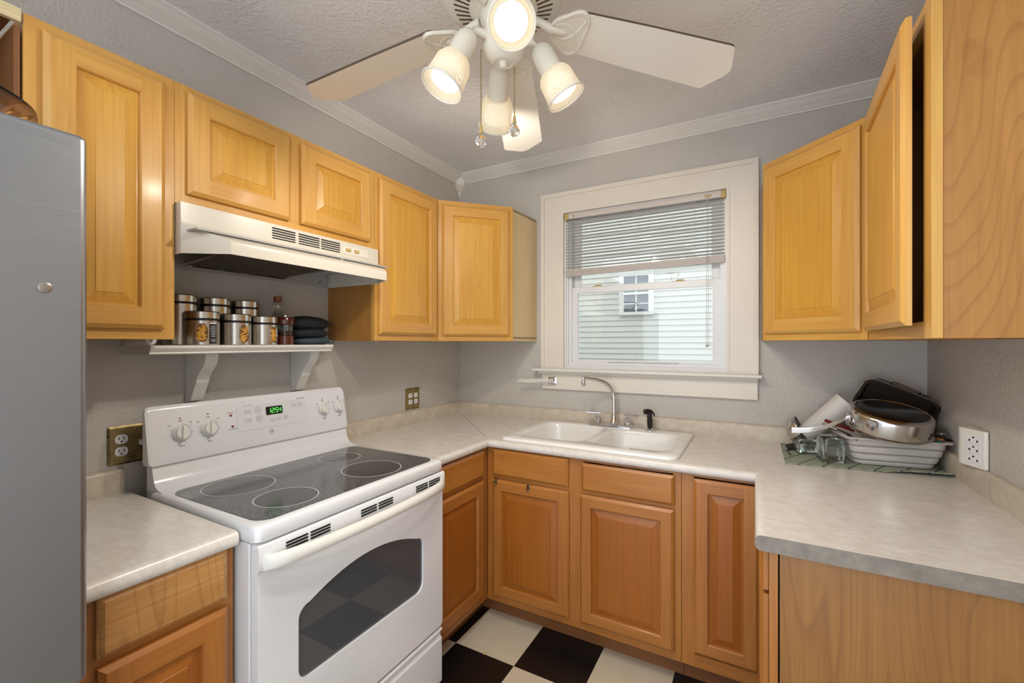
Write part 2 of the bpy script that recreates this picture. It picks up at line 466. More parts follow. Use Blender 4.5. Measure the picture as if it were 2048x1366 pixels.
mb.box(.786, .795, .012, .03, 1.226, 2.15); mb.box(1.641, 1.65, .012, .03, 1.226, 2.15); mb.box(.795, 1.641, .012, .03, 1.226, 1.245)
make('window_jamb', mb, VINYL, win, sharp=12)
def sash(name, x0, x1, z0, z1, y, wl, wb, wt):
    mb = MB(); mb.box(x0, x0+wl, y, y+.026, z0, z1); mb.box(x1-wl, x1, y, y+.026, z0, z1)
    mb.box(x0+wl, x1-wl, y, y+.026, z0, z0+wb); mb.box(x0+wl, x1-wl, y, y+.026, z1-wt, z1)
    o = make(name, mb, VINYL, win, sharp=12)
    make('pane', MB().box(x0+wl-.002, x1-wl+.002, y+.011, y+.014, z0+wb-.002, z1-wt+.002), PANE, o)
    return o
lo = sash('lower_sash', .806, 1.627, 1.262, 1.711, .045, .038, .014, .034)
make('sash_lift', MB().box(1.03, 1.42, .035, .046, 1.266, 1.273).box(1.2, 1.235, .036, .046, 1.255, 1.264), VINYL, lo, bev=.001)
up = sash('upper_sash', .812, 1.622, 1.70, 2.148, .076, .04, .02, .034)
for x in (.96, 1.42):
    mb = MB(); mb.box(x-.03, x+.03, .05, .068, 1.7105, 1.716); mb.lathe([(.012, 0), (.012, .006), (.004, .008)], 14, Matrix.Translation((x, .06, 1.716)))
    mb.box(x-.006, x+.028, .053, .06, 1.718, 1.723)
    make('sash_lock', mb, BRASSW, lo, bev=.001)

# venetian blind, hung inside the casing and a little crooked
bl = thing('venetian_blind', 'white mini blind half raised in the upper part of the window', 'blind', (1.215, .0, 2.14))
def bz(x): return 0.012*(x-.78)/.87           # the blind hangs lower at its left end
mb = MB(); mb.box(.79, 1.646, -.014, .012, 2.118, 2.146)
make('headrail', mb, BLINDR, bl, bev=.002)
for x in (.784, 1.632): make('bracket', MB().box(x, x+.022, -.018, .011, 2.112, 2.15), BRASSW, bl, bev=.001)
make('cord_lock', MB().box(1.555, 1.587, -.0165, -.013, 2.128, 2.14), BRASSW, bl, bev=.001)
make('tilter_hook', MB().tube([(.84, -.014, 2.138), (.84, -.02, 2.135), (.84, -.02, 2.122)], .003), BRASSW, bl)
nsl = 16
for k in range(nsl):
    z = 2.103 - k*(2.103-1.828)/(nsl-1)
    mb = MB(); prof = []
    for i in range(7):
        t = i/6-.5
        y, dz = t*.024, .0022*(1-4*t*t)
        ca, sa = math.cos(R(-8)), math.sin(R(-8))
        prof.append((y*ca-dz*sa, y*sa+dz*ca))
    prof2 = [(a, b-.0007) for a, b in reversed(prof)]
    mb.prism(prof+prof2, lambda a, b: (.788, a, z+b), lambda a, b: (1.648, a, z+b+.0005*k))
    make('slat', mb, BLIND, bl)
mb = MB(); nst = 6
for i in range(nst):
    zz = 1.776+i*.0062
    mb.prism([(-.013, 0), (.011, 0), (.012, .0045), (0, .0056), (-.014, .0045)], lambda a, b: (.787, a, zz+b), lambda a, b: (1.649, a, zz+b+.014))
make('bottom_rail', mb, BLINDR, bl, sharp=40)
for x in (.91, 1.215, 1.505):
    for ya, yb in ((-.014, -.015), (.011, .012)): make('ladder_cord', MB().tube([(x, ya, 2.118), (x, yb, 1.80)], .0009, 5), BLIND, bl)
mb = MB()
for dx in (0, .008): mb.tube([(1.568+dx*.5, -.017, 2.13), (1.566+dx, -.02, 1.9), (1.564+dx, -.021, 1.37)], .0011, 6)
for dx in (0, .008): mb.lathe([(.001, 0), (.004, .004), (.0025, .014), (.001, .016)], 8, Matrix.Translation((1.564+dx, -.021, 1.356)))
make('pull_cord', mb, plain('grey_cord', srgb(176, 172, 166), .8), bl)

mb = MB()
for x0, x1, z0, z1 in ((-6, WX0, -.6, 5.6), (WX1, 8, -.6, 5.6), (WX0, WX1, -.6, WZ0), (WX0, WX1, WZ1, 5.6)): mb.box(x0, x1, .121, .24, z0, z1)
mb.box(-6, 8, .24, .7, 5.45, 5.6)
struct('exterior_wall', mb, plain('outer_house_wall', srgb(200, 198, 190), .7), 'outside face and eaves of this house around the window', 'wall')  # added out of view, so less sky light reaches the house next door
struct('ground', MB().box(-8, 10, .24, 5.2, -.7, -.6), plain('side_yard_soil', srgb(104, 102, 98), .95, var=.4, scale=6), 'bare side yard between the two houses', 'ground')  # added out of view to keep light from below off the siding
# the house next door seen through the window
hs = thing('neighboring_house', 'cream sided house wall with a small window seen through the glass', 'house', (.3, 5, -.5))
mb = MB(); zz = -.4; lap = .094
prof = []
while zz < 4.4:
    prof += [(5.0, zz), (4.986, zz+.002), (5.0, zz+lap)]; zz += lap
mb.loops([[(-4, y, z) for y, z in prof], [(4.2, y, z) for y, z in prof]], closed=False)
mb.box(-4, 4.2, 5.002, 5.15, -.4, 4.4)
make('siding', mb, SIDING, hs, sharp=20, recalc=False)
mb = MB()
for x0, x1, z0, z1 in ((-.24, -.16, 1.848, 2.58), (.25, .33, 1.848, 2.58), (-.16, .25, 2.50, 2.58), (-.16, .25, 1.848, 1.90), (-.16, .25, 2.19, 2.225)):
    mb.box(x0, x1, 4.94, 5.0, z0, z1)
mb.box(.035, .055, 4.965, 4.98, 1.9, 2.5); mb.box(-.16, .25, 4.965, 4.98, 2.03, 2.047); mb.box(-.16, .25, 4.965, 4.98, 2.36, 2.377)
f = make('window_frame', mb, SIDETRIM, hs)
make('pane', MB().box(-.17, .26, 4.975, 4.985, 1.88, 2.52), DARKPANE, f)

# ------------------------------------------------------------------ cabinets
def panel_door(name, fr, u0, u1, v0, v1, mats, parent, d0=0.001, t=.019, s=.056, M=None, flat=False):
    """raised-panel door: chamfered outer edge, stiles and rails, groove, sloping field. mats = upright, rail, panel"""
    mb = MB(); P = (lambda u, v, d: fr.p(u, v, d)) if M is None else (lambda u, v, d: M @ fr.p(u, v, d))
    def ring(k, d): return [P(u0+k, v0+k, d), P(u1-k, v0+k, d), P(u1-k, v1-k, d), P(u0+k, v1-k, d)]
    def skin(a, b, slots):
        A, B = mb.pts(a), mb.pts(b)
        for i in range(4):
            j = (i+1) % 4; mb.face([A[i], A[j], B[j], B[i]], slots[i])
    HV = (1, 0, 1, 0)
    mb.face(list(reversed(mb.pts(ring(0, d0)))), 0)
    c = .011
    skin(ring(0, d0), ring(0, d0+t-.008), HV); skin(ring(0, d0+t-.008), ring(c, d0+t), HV)
    T = d0+t
    if flat:
        mb.poly(ring(c, T), 1); return make(name, mb, mats, parent, sharp=12)
    q = lambda a, b, e, f, sl: mb.poly([P(a, e, T), P(b, e, T), P(b, f, T), P(a, f, T)], sl)
    q(u0+c, u0+s, v0+c, v1-c, 0); q(u1-s, u1-c, v0+c, v1-c, 0)
    q(u0+s, u1-s, v0+c, v0+s, 1); q(u0+s, u1-s, v1-s, v1-c, 1)
    PP = (2, 2, 2, 2)
    skin(ring(s, T), ring(s+.003, T-.004), HV); skin(ring(s+.003, T-.004), ring(s+.004, T-.011), HV)
    skin(ring(s+.004, T-.011), ring(s+.009, T-.011), PP)
    skin(ring(s+.009, T-.011), ring(s+.036, T-.0035), PP); skin(ring(s+.036, T-.0035), ring(s+.037, T-.002), PP)
    mb.poly(ring(s+.037, T-.002), 2)
    return make(name, mb, mats, parent, sharp=12)

UP = (WU_V, WU_H, WU_P); LOW = (WL_V, WL_H, WL_P)
def face_frame(fr, u0, u1, v0, v1, parent, mats, sl=.038, sr=.038, rails=(), t=.019, bot=.038, top=.038, mids=()):
    mb = MB()
    fr.box(mb, u0, u0+sl, v0, v1, -t, 0, 0); fr.box(mb, u1-sr, u1, v0, v1, -t, 0, 0)
    fr.box(mb, u0+sl, u1-sr, v0, v0+bot, -t, -.0003, 1); fr.box(mb, u0+sl, u1-sr, v1-top, v1, -t, -.0003, 1)
    for a, b in rails: fr.box(mb, u0+sl, u1-sr, a, b, -t, -.0003, 1)
    for a, b in mids: fr.box(mb, a, b, v0+bot, v1-top, -t, -.0002, 0)
    return make('face_frame', mb, mats, parent, sharp=20)

def wall_body(fr, u0, u1, v0, v1, depth, parent, mat, t=.012):
    mb = MB(); a = -.0195
    fr.box(mb, u0, u0+t, v0, v1, -depth, a); fr.box(mb, u1-t, u1, v0, v1, -depth, a)
    fr.box(mb, u0+t, u1-t, v0+.012, v0+.024, -depth, a); fr.box(mb, u0+t, u1-t, v1-.014, v1, -depth, a)
    fr.box(mb, u0+t, u1-t, v0, v1, -depth, -depth+.006)
    return make('body', mb, mat, parent, sharp=20)

ZB, ZT = 1.388, 2.14
LW = Fr((.305, 0), (0, 1))     # left wall uppers; u equals y
g = 'honey maple wall cabinets'
c = thing('wall_cabinet', 'tall narrow maple wall cabinet beside the refrigerator, left of the range hood', 'cabinet', (.15, -1.98, ZB), g)
wall_body(LW, -2.134, -1.833, ZB, ZT, .304, c, WU_E); face_frame(LW, -2.134, -1.833, ZB, ZT, c, UP)
panel_door('door', LW, -2.105, -1.861, 1.417, 2.116, UP, c)
c = thing('wall_cabinet', 'short two-door maple wall cabinet directly above the range hood', 'cabinet', (.15, -1.45, 1.787), g)
wall_body(LW, -1.832, -1.068, 1.787, ZT, .304, c, WU_E); face_frame(LW, -1.832, -1.068, 1.787, ZT, c, UP, rails=(), mids=((-1.49, -1.42),))
panel_door('door', LW, -1.803, -1.477, 1.818, 2.121, UP, c); panel_door('door', LW, -1.432, -1.098, 1.818, 2.118, UP, c)
c = thing('wall_cabinet', 'single-door maple wall cabinet between the range hood and the corner cabinet', 'cabinet', (.15, -.85, ZB), g)
wall_body(LW, -1.067, -.623, ZB, ZT, .304, c, WU_E); face_frame(LW, -1.067, -.623, ZB, ZT, c, UP)
panel_door('door', LW, -1.046, -.644, 1.417, 2.118, UP, c)

def diagonal(A, B, side, corner, label, m=(.03, .03), bm_=None):
    """corner unit: face from A to B, body runs back to the corner of the room"""
    fr = Fr(A, (B[0]-A[0], B[1]-A[1])); L = math.hypot(B[0]-A[0], B[1]-A[1])
    c = thing('corner_wall_cabinet', label, 'cabinet', ((A[0]+B[0]+corner[0])/3, (A[1]+B[1]+corner[1])/3, ZB), g)
    a2, b2 = side
    n = fr.n*.0195
    poly = [(A[0]-n.x, A[1]-n.y), (B[0]-n.x, B[1]-n.y), b2, corner, a2]
    mb = MB()
    for z0, z1 in ((ZB+.012, ZB+.024), (ZT-.014, ZT)):
        mb.prism(poly, lambda x, y: (x, y, z0), lambda x, y: (x, y, z1))
    ctr = Vector((sum(p[0] for p in poly)/5, sum(p[1] for p in poly)/5))
    for i in range(1, 5):
        p, q = Vector(poly[i]), Vector(poly[(i+1) % 5]); e = (q-p).normalized(); nn = Vector((-e.y, e.x))
        if (ctr-p).dot(nn) < 0: nn = -nn
        nn *= .012
        mb.prism([tuple(p), tuple(q), tuple(q+nn), tuple(p+nn)], lambda x, y: (x, y, ZB), lambda x, y: (x, y, ZT))
    make('body', mb, bm_ or WU_E, c, sharp=20)
    face_frame(fr, 0, L, ZB, ZT, c, UP, .034, .034)
    panel_door('door', fr, m[0], L-m[1], 1.417, 2.116, UP, c)
    return c
diagonal((.306, -.621), (.592, -.312), ((.001, -.621), (.592, -.001)), (.001, -.001), 'angled maple wall cabinet filling the corner left of the window', (.022, .026), WU_S)
diagonal((1.812, -.306), (2.114, -.608), ((1.812, -.001), (2.42, -.608)), (2.42, -.001), 'angled maple wall cabinet filling the corner right of the window', (.018, .018))
RW = Fr((2.116, 0), (0, -1))    # right wall uppers; u = -y
c = thing('wall_cabinet', 'maple wall cabinet with a door ajar and wide end panel on the right wall', 'cabinet', (2.27, -.9, ZB), g)
mb = MB()
RW.box(mb, .61, .622, ZB, ZT, -.304, -.0195); RW.box(mb, .622, 1.19, ZB+.012, ZB+.024, -.304, -.0195); RW.box(mb, .622, 1.19, ZT-.014, ZT, -.304, -.0195)
RW.box(mb, .622, 1.19, ZB, ZT, -.304, -.298)
make('body', mb, WU_E, c, sharp=20)
make('end_panel', MB().box(2.136, 2.42, -1.202, -1.19, ZB, ZT), WU_E, c)
face_frame(RW, .61, 1.204, ZB, ZT, c, UP, .03, .05)
piv = RW.p(.632, 0, .002)
Mx = Matrix.Translation(piv) @ Matrix.Rotation(R(-2.4), 4, 'Z') @ Matrix.Translation(-piv)
panel_door('door', RW, .626, 1.172, 1.417, 2.116, UP, c, M=Mx)

# cabinet with no doors over the refrigerator
c = thing('open_wall_cabinet', 'open doorless brown cabinet box above the refrigerator', 'cabinet', (.15, -2.6, 1.80))
mb = MB(); mb.box(.002, .300, -3.06, -2.150, 2.118, 2.128); mb.box(.002, .30, -2.148, -2.138, 1.80, 2.105)
mb.box(.002, .30, -3.06, -3.05, 1.8, 2.105); mb.box(.002, .01, -3.05, -2.148, 1.8, 2.105); mb.box(.002, .30, -3.05, -2.148, 1.80, 1.812)
make('body', mb, W_DARK, c)
make('top_edge', MB().box(.300, .312, -3.06, -2.139, 2.112, 2.142), W_RAW, c)

# base cabinets
ZK, ZS = .10, .862
def base_body(parent, boxes, mat=WL_E):
    mb = MB()
    for b in boxes: mb.box(*b)
    return make('body', mb, mat, parent, sharp=20)
LB = Fr((.61, 0), (0, 1))
c = thing('base_cabinet', 'narrow base cabinet with figured-maple drawer between refrigerator and stove', 'cabinet', (.3, -1.98, 0), 'amber maple base cabinets')
base_body(c, [(.002, .59, -2.134, -2.122, ZK, ZS), (.002, .59, -1.85, -1.838, ZK, ZS), (.002, .59, -2.122, -1.85, ZK, ZK+.012)])
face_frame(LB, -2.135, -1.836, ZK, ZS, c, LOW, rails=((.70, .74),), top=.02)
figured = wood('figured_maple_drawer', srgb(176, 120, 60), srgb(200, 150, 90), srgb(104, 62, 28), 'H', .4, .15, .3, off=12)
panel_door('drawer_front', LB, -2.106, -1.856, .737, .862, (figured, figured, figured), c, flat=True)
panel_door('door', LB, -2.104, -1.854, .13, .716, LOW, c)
make('toe_kick', MB().box(.52, .535, -2.134, -1.838, 0, ZK), KICK, c)

c = thing('base_cabinet', 'base cabinet with one drawer and door right of the stove', 'cabinet', (.3, -.85, 0), 'amber maple base cabinets')
base_body(c, [(.002, .59, -1.062, -1.05, ZK, ZS), (.002, .59, -1.05, -.62, ZK, ZK+.012)])
face_frame(LB, -1.062, -.612, ZK, ZS, c, LOW, rails=((.70, .74),), top=.012)
panel_door('drawer_front', LB, -1.05, -.662, .728, .853, (WL_V, WL_D, WL_P), c, flat=True)
panel_door('door', LB, -1.05, -.664, .14, .706, LOW, c)
make('toe_kick', MB().box(.52, .535, -1.062, -.535, 0, ZK), KICK, c)

BB = Fr((0, -.61), (1, 0))
c = thing('sink_base_cabinet', 'two-door sink base cabinet below the double sink', 'cabinet', (1.07, -.3, 0), 'amber maple base cabinets')
base_body(c, [(.613, .625, -.59, -.002, ZK, ZS), (1.51, 1.522, -.59, -.002, ZK, ZS), (.625, 1.51, -.59, -.002, ZK, ZK+.012)])
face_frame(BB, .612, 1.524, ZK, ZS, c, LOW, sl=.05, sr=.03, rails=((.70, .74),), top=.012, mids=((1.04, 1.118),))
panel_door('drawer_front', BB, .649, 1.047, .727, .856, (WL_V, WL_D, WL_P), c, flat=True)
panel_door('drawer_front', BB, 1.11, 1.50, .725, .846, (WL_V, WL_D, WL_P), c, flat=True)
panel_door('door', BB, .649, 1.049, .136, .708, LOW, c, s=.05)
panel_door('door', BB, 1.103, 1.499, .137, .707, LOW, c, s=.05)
make('toe_kick', MB().box(.536, 1.524, -.535, -.52, 0, ZK), KICK, c)
c = thing('base_cabinet', 'base cabinet with one full-height door in the inner right corner', 'cabinet', (1.66, -.3, 0), 'amber maple base cabinets')
base_body(c, [(1.526, 1.538, -.59, -.002, ZK, ZS), (1.538, 1.79, -.59, -.002, ZK, ZK+.012)])
face_frame(BB, 1.526, 1.80, ZK, ZS, c, LOW, sl=.045, sr=.012, bot=.05, top=.012)
panel_door('door', BB, 1.572, 1.797, .16, .846, LOW, c, s=.05)
make('toe_kick', MB().box(1.526, 1.8, -.535, -.52, 0, ZK), KICK, c)
RB = Fr((1.813, 0), (0, -1))
c = thing('base_cabinet', 'base cabinet with plain maple end panel under the right counter', 'cabinet', (2.1, -.9, 0), 'amber maple base cabinets')
base_body(c, [(1.833, 2.42, -.625, -.613, ZK, ZS), (1.833, 2.42, -1.186, -.625, ZK, ZK+.012)])
make('end_panel', MB().box(1.836, 2.42, -1.198, -1.187, 0, ZS), WL_E, c)
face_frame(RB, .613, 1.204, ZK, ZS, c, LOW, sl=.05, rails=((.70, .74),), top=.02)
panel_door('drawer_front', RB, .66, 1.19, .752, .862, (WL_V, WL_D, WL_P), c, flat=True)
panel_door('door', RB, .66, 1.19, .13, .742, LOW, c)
make('toe_kick', MB().box(1.86, 1.875, -1.186, -.62, 0, ZK), KICK, c)

# over-door hooks on the left sink door
for x, m, lb in ((.672, BRASS, 'brown metal over-door hook at the corner of the left sink door'), (.85, CHROME, 'silver over-door hook at the middle of the left sink door')):
    mb = MB(); z = .708
    mb.box(x-.008, x+.008, -.632, -.612, z+.0006, z+.0022); mb.box(x-.008, x+.008, -.634, -.6305, z-.022, z+.0022)
    mb.box(x-.008, x+.008, -.640, -.6335, z-.022, z-.0195)
    mb.box(x-.008, x+.008, -.642, -.640, z-.022, z-.012)
    solo('door_hook', mb, m, lb, 'hook', (x, -.632, z), 'over-door hooks', bev=.0006)

# countertops
ZT0, ZT1 = .862, .90
nose = [(0, ZT0), (.012, ZT0), (.018, ZT0+.003), (.0225, ZT0+.010), (.024, ZT0+.018), (.0225, ZT1-.010), (.019, ZT1-.004), (.012, ZT1-.0005), (0, ZT1)]
nb = [(a, b) for a, b in nose]
ct = thing('countertop', 'U-shaped beige laminate countertop around the sink from stove to right wall', 'countertop', (1.2, -.3, ZT0))
SX0, SX1, SY0, SY1 = .70, 1.485, -.575, -.06
mb = MB(); F = .615
for b in ((.001, F, -1.064, -F), (.001, SX0, -F, -.001), (SX0, SX1, -F, SY0), (SX0, SX1, SY1, -.001), (SX1, XR-.001, -F, -.001), (XR-F, XR-.001, -1.222, -F)):
    mb.box(b[0], b[1], b[2], b[3], ZT0, ZT1)
mb.prism(nb, lambda a, b: (F+a, -1.064, b), lambda a, b: (F+a, -F-a, b))
mb.prism(nb, lambda a, b: (F+a, -F-a, b), lambda a, b: (XR-F-a, -F-a, b))
mb.prism(nb, lambda a, b: (XR-F-a, -F-a, b), lambda a, b: (XR-F-a, -1.222, b))
make('worktop', mb, LAM, ct, sharp=40)
bs = [(0, ZT1), (.019, ZT1), (.019, ZT1+.066), (.015, ZT1+.075), (.008, ZT1+.078), (0, ZT1+.078)]
mb = MB()
mb.prism(bs, lambda a, b: (a+.001, -1.064, b), lambda a, b: (a+.001, -.001-a, b))
mb.prism(bs, lambda a, b: (a+.001, -.001-a, b), lambda a, b: (XR-.001-a, -.001-a, b))
mb.prism(bs, lambda a, b: (XR-.001-a, -.001-a, b), lambda a, b: (XR-.001-a, -1.222, b))
make('backsplash', mb, LAM_S, ct, sharp=50)
mb = MB(); pr = [(0, ZT0), (0, ZT1)]+[(-(F-.02)-.02-a, b) for a, b in reversed(nose)]
mb.prism(pr, lambda a, b: (XR-.001+a, -1.2222, b), lambda a, b: (XR-.001+a, -1.2236, b))
make('end_cap', mb, LAM_E, ct, sharp=40)
mb = MB(); d = Vector((1, -1, 0)).normalized(); nrm = Vector((1, 1, 0)).normalized()*.0009
a, b = Vector((.05, -.05, ZT1)), Vector((.60, -.60, ZT1)); up3 = Vector((0, 0, .0004))
mb.loops([[a-nrm, a+nrm, a+nrm+up3, a-nrm+up3], [b-nrm, b+nrm, b+nrm+up3, b-nrm+up3]])
make('miter_seam', mb, plain('dark_seam', srgb(96, 88, 80), .7), ct)
c2 = thing('countertop', 'short beige laminate countertop between refrigerator and stove', 'countertop', (.3, -1.98, ZT0))
mb = MB(); mb.box(.001, F, -2.134, -1.836, ZT0, ZT1); mb.prism(nb, lambda a, b: (F+a, -2.134, b), lambda a, b: (F+a, -1.836, b))
make('worktop', mb, LAM, c2, sharp=40)
make('backsplash', MB().prism(bs, lambda a, b: (a+.001, -2.134, b), lambda a, b: (a+.001, -1.846, b)), LAM_S, c2, sharp=50)

# ------------------------------------------------------------------ sink and fittings
sk = thing('kitchen_sink', 'white drop-in double bowl sink under the window', 'sink', (1.09, -.32, .90))
mb = MB()
def off(l, k): return [(l[0]+k, l[1]-k, l[2]+k, l[3]-k)][0]
OUT = (.672, 1.510, -.607, -.032)
B1, B2 = (.728, 1.078, -.53, -.105), (1.116, 1.466, -.53, -.135)
rim = rrect(*off(OUT, .012), .04)
mb.plate(rim, [rrect(*B1, .07), rrect(*B2, .07)], lambda x, y: (x, y, .914))
mb.loops([[(x, y, z) for x, y in rrect(*off(OUT, k), .045)] for k, z in ((.0, .9005), (0, .907), (.003, .911))]+[[(x, y, .914) for x, y in rim]], cap0=False, cap1=False)
for b in (B1, B2):
    mb.loops([[(x, y, z) for x, y in rrect(*off(b, k), max(.02, .07-k*.3))] for k, z in ((0, .914), (.004, .912), (.010, .904), (.018, .80), (.026, .755), (.05, .738))], cap0=False, cap1=True)
make('basin', mb, PORC, sk, sharp=50, recalc=True)
for x, y in ((.90, -.3), (1.29, -.3)):
    make('drain', MB().lathe([(.04, .738), (.04, .741), (.03, .7415), (.028, .7395)], 24, Matrix.Translation((x, y, 0))), CHROME, sk)
fc = thing('faucet', 'chrome two-handle gooseneck faucet behind the sink', 'faucet', (1.08, -.075, .914))
mb = MB()
mb.loops([[(x, y, z) for x, y in rrect(.952+k, 1.208-k, -.102+k, -.05-k, .022-k*.5)] for k, z in ((0, .9145), (0, .924), (.004, .929), (.008, .931))])
make('base_plate', mb, CHROME, fc)
mb = MB()
mb.lathe([(.024, .931), (.024, .937), (.019, .942), (.014, .975), (.0125, .98)], 20, Matrix.Translation((1.10, -.076, 0)))
path = [(1.10, -.076, .975), (1.10, -.076, 1.07)] + bez((1.10, -.076, 1.07), (1.098, -.078, 1.15), (1.05, -.12, 1.178), (.965, -.195, 1.188), 14)[1:]
mb.tube(path, [.0105]*(len(path)-4)+[.010, .0095, .009, .009], 14)
make('spout', mb, CHROME, fc)
mb = MB(); mb.lathe([(.006, 0), (.006, .012), (.012, .016), (.012, .042), (.009, .046)], 16, axisM((.965, -.195, 1.19), (.03, .03, -1)))
make('aerator', mb, CHROME, fc)
for x, sx in ((1.008, -1), (1.176, 1)):
    mb = MB(); T = Matrix.Translation((x, -.076, 0))
    mb.lathe([(.018, .931), (.018, .940), (.020, .944), (.020, .958), (.013, .966), (.007, .970), (.007, .982)], 18, T)
    mb.tube([(x-sx*.016, -.078, .984), (x+sx*.062, -.088, .985)], [.006, .0075], 10)
    make('handle', mb, CHROME, fc)
sp = thing('side_sprayer', 'black pull-out side sprayer right of the faucet', 'sprayer', (1.297, -.09, .914))
make('collar', MB().lathe([(.025, .9145), (.025, .919), (.016, .925), (.014, .927)], 20, Matrix.Translation((1.297, -.09, 0))), CHROME, sp)
mb = MB(); mb.tube([(1.297, -.09, .925), (1.297, -.09, .95), (1.296, -.092, .985), (1.294, -.094, 1.006)], [.012, .014, .0135, .012], 12)
mb.tube([(1.305, -.086, 1.012), (1.29, -.098, 1.016), (1.272, -.112, 1.014)], [.011, .014, .0135], 12)
mb.tube([(1.306, -.085, 1.014), (1.314, -.08, 1.004), (1.318, -.078, .988)], [.006, .005, .003], 8)
make('spray_head', mb, BLACK, sp)

# swing-arm towel holder on the window apron
th = thing('towel_holder', 'chrome wall bracket with three white swing-out towel arms', 'towel rack', (.708, -.02, 1.147))
mb = MB(); mb.loops([[(x, y, z) for x, z in rrect(.682+k, .738-k, 1.124+k, 1.172-k, .01)] for k, y in ((0, -.0205), (0, -.027), (.004, -.030))])
mb.box(.69, .712, -.05, -.03, 1.135, 1.162); make('wall_plate', mb, CHROME, th)
for k, (z, y2, x2) in enumerate(((1.157, -.10, .52), (1.149, -.13, .525), (1.140, -.075, .535))):
    mb = MB(); mb.tube([(.705, -.043, z), (x2, y2, z-.003)], .0038, 8); mb.tube([(.705, -.043, z-.0045), (.705, -.043, z+.0045)], .008, 10)
    make('arm', mb, PLASTIC, th)

# ------------------------------------------------------------------ range
rg = thing('electric_range', 'white freestanding electric range with smooth black glass cooktop', 'stove', (.35, -1.45, 0))
RY0, RY1 = -1.829, -1.069
mb = MB()
mb.box(.095, .662, RY0+.004, RY0+.03, .02, .868); mb.box(.095, .662, RY1-.03, RY1-.004, .02, .868)
mb.box(.095, .105, RY0+.03, RY1-.03, .02, .868); mb.box(.105, .662, RY0+.03, RY1-.03, .02, .04); mb.box(.105, .662, RY0+.03, RY1-.03, .80, .868)
make('body', mb, ENAMEL, rg, bev=.003)
mb = MB()
for z in (.34, .76): mb.box(.12, .655, RY0+.04, RY1-.04, z-.01, z)
mb.box(.11, .12, RY0+.04, RY1-.04, .34, .76); mb.box(.12, .655, RY0+.031, RY0+.04, .33, .76); mb.box(.12, .655, RY1-.04, RY1-.031, .33, .76)
make('oven_cavity', mb, plain('dark_oven_enamel', srgb(70, 72, 78), .4, var=.4, scale=300), rg)
for z in (.50, .62):
    mb = MB()
    for i in range(9): mb.tube([(.14+i*.06, RY0+.045, z), (.14+i*.06, RY1-.045, z)], .0028, 6)
    for y in (RY0+.045, -1.45, RY1-.045): mb.tube([(.13, y, z-.004), (.64, y, z-.004)], .0028, 6)
    make('oven_rack', mb, STEEL, rg)
mb = MB()
CO = (.128, .697, RY0, RY1)
lp = lambda k, z, r=.028: [(x, y, z) for x, y in rrect(CO[0]+k, CO[1]-k, CO[2]+k*.9, CO[3]-k*.9, r)]
mb.loops([lp(.004, .872), lp(0, .876), lp(0, .904), lp(.003, .911), lp(.010, .9155), lp(.028, .9155)])
make('cooktop', mb, ENAMEL, rg, sharp=50)
gl = make('cooktop_glass', MB().loops([[(x, y, z) for x, y in rrect(.205, .672, -1.803, -1.098, .045)] for z in (.9157, .9175)]), CERAMIC, rg)
for x, y, r in ((.325, -1.66, .103), (.557, -1.652, .088), (.322, -1.268, .080), (.552, -1.315, .105)):
    bz_ = make('burner', MB().lathe([(r-.002, .9176), (r-.002, .9179)], 48, Matrix.Translation((x, y, 0))), BURNER, gl)
    make('burner_outline', MB().lathe([(r-.0022, .9178), (r-.0022, .9181), (r+.001, .9181), (r+.001, .9178)], 48, Matrix.Translation((x, y, 0)), False, False), RINGW, gl)
# back guard: a sloped console standing on a recessed riser
mb = MB()
riser = [(.095, .868), (.205, .9150), (.17, .920), (.15, .930), (.137, .955), (.128, .990), (.095, .990)]
mb.prism(riser, lambda a, b: (a, RY0+.012, b), lambda a, b: (a, RY1-.004, b))
make('riser', mb, ENAMEL, rg, sharp=40)
gd = [(.095, .985), (.125, .985), (.138, .990), (.139, .998), (.110, 1.158), (.106, 1.168), (.1, 1.174), (.095, 1.172)]
mb = MB(); n = 5; e = .016
def gring(y, k):
    cx, cz = .115, 1.08
    return [(cx+(a-cx)*(1-k), y, cz+(b-cz)*(1-k)) for a, b in gd]
mb.loops([gring(RY0, .14), gring(RY0+.003, .06), gring(RY0+.010, .015), gring(RY0+.02, 0), gring(RY1-.02, 0), gring(RY1-.010, .015), gring(RY1-.003, .06), gring(RY1, .14)])
make('back_guard', mb, ENAMEL, rg, sharp=35)
# console coordinates: u along the panel, v up its slope
o = Vector((.139, 0, .998)); vv = Vector((-.029, 0, .16)).normalized(); uu = Vector((0, 1, 0)); nn = uu.cross(vv)
def cons(y, s, d=0):
    m = Matrix.Identity(4)
    for i in range(3): m[i][0] = uu[i]; m[i][1] = vv[i]; m[i][2] = nn[i]
    q = o + uu*y + vv*s + nn*d
    for i in range(3): m[i][3] = q[i]
    return m
def knob(y, s, r):
    mb = MB(); M = cons(y, s)
    mb.lathe([(r, .0005), (r, .006), (r*.82, .009), (r*.78, .017), (r*.72, .019)], 28, M)
    mb.box(-r*.2, r*.2, -r*.86, r*.86, .017, .027, M=M @ Matrix.Rotation(R(-6), 4, 'Z'))
    k = make('control_knob', mb, PLASTIC, rg, bev=.0015)
for y, s, r in ((-1.735, .084, .025), (-1.650, .084, .025), (-1.188, .090, .022), (-1.108, .090, .022)): knob(y, s, r)
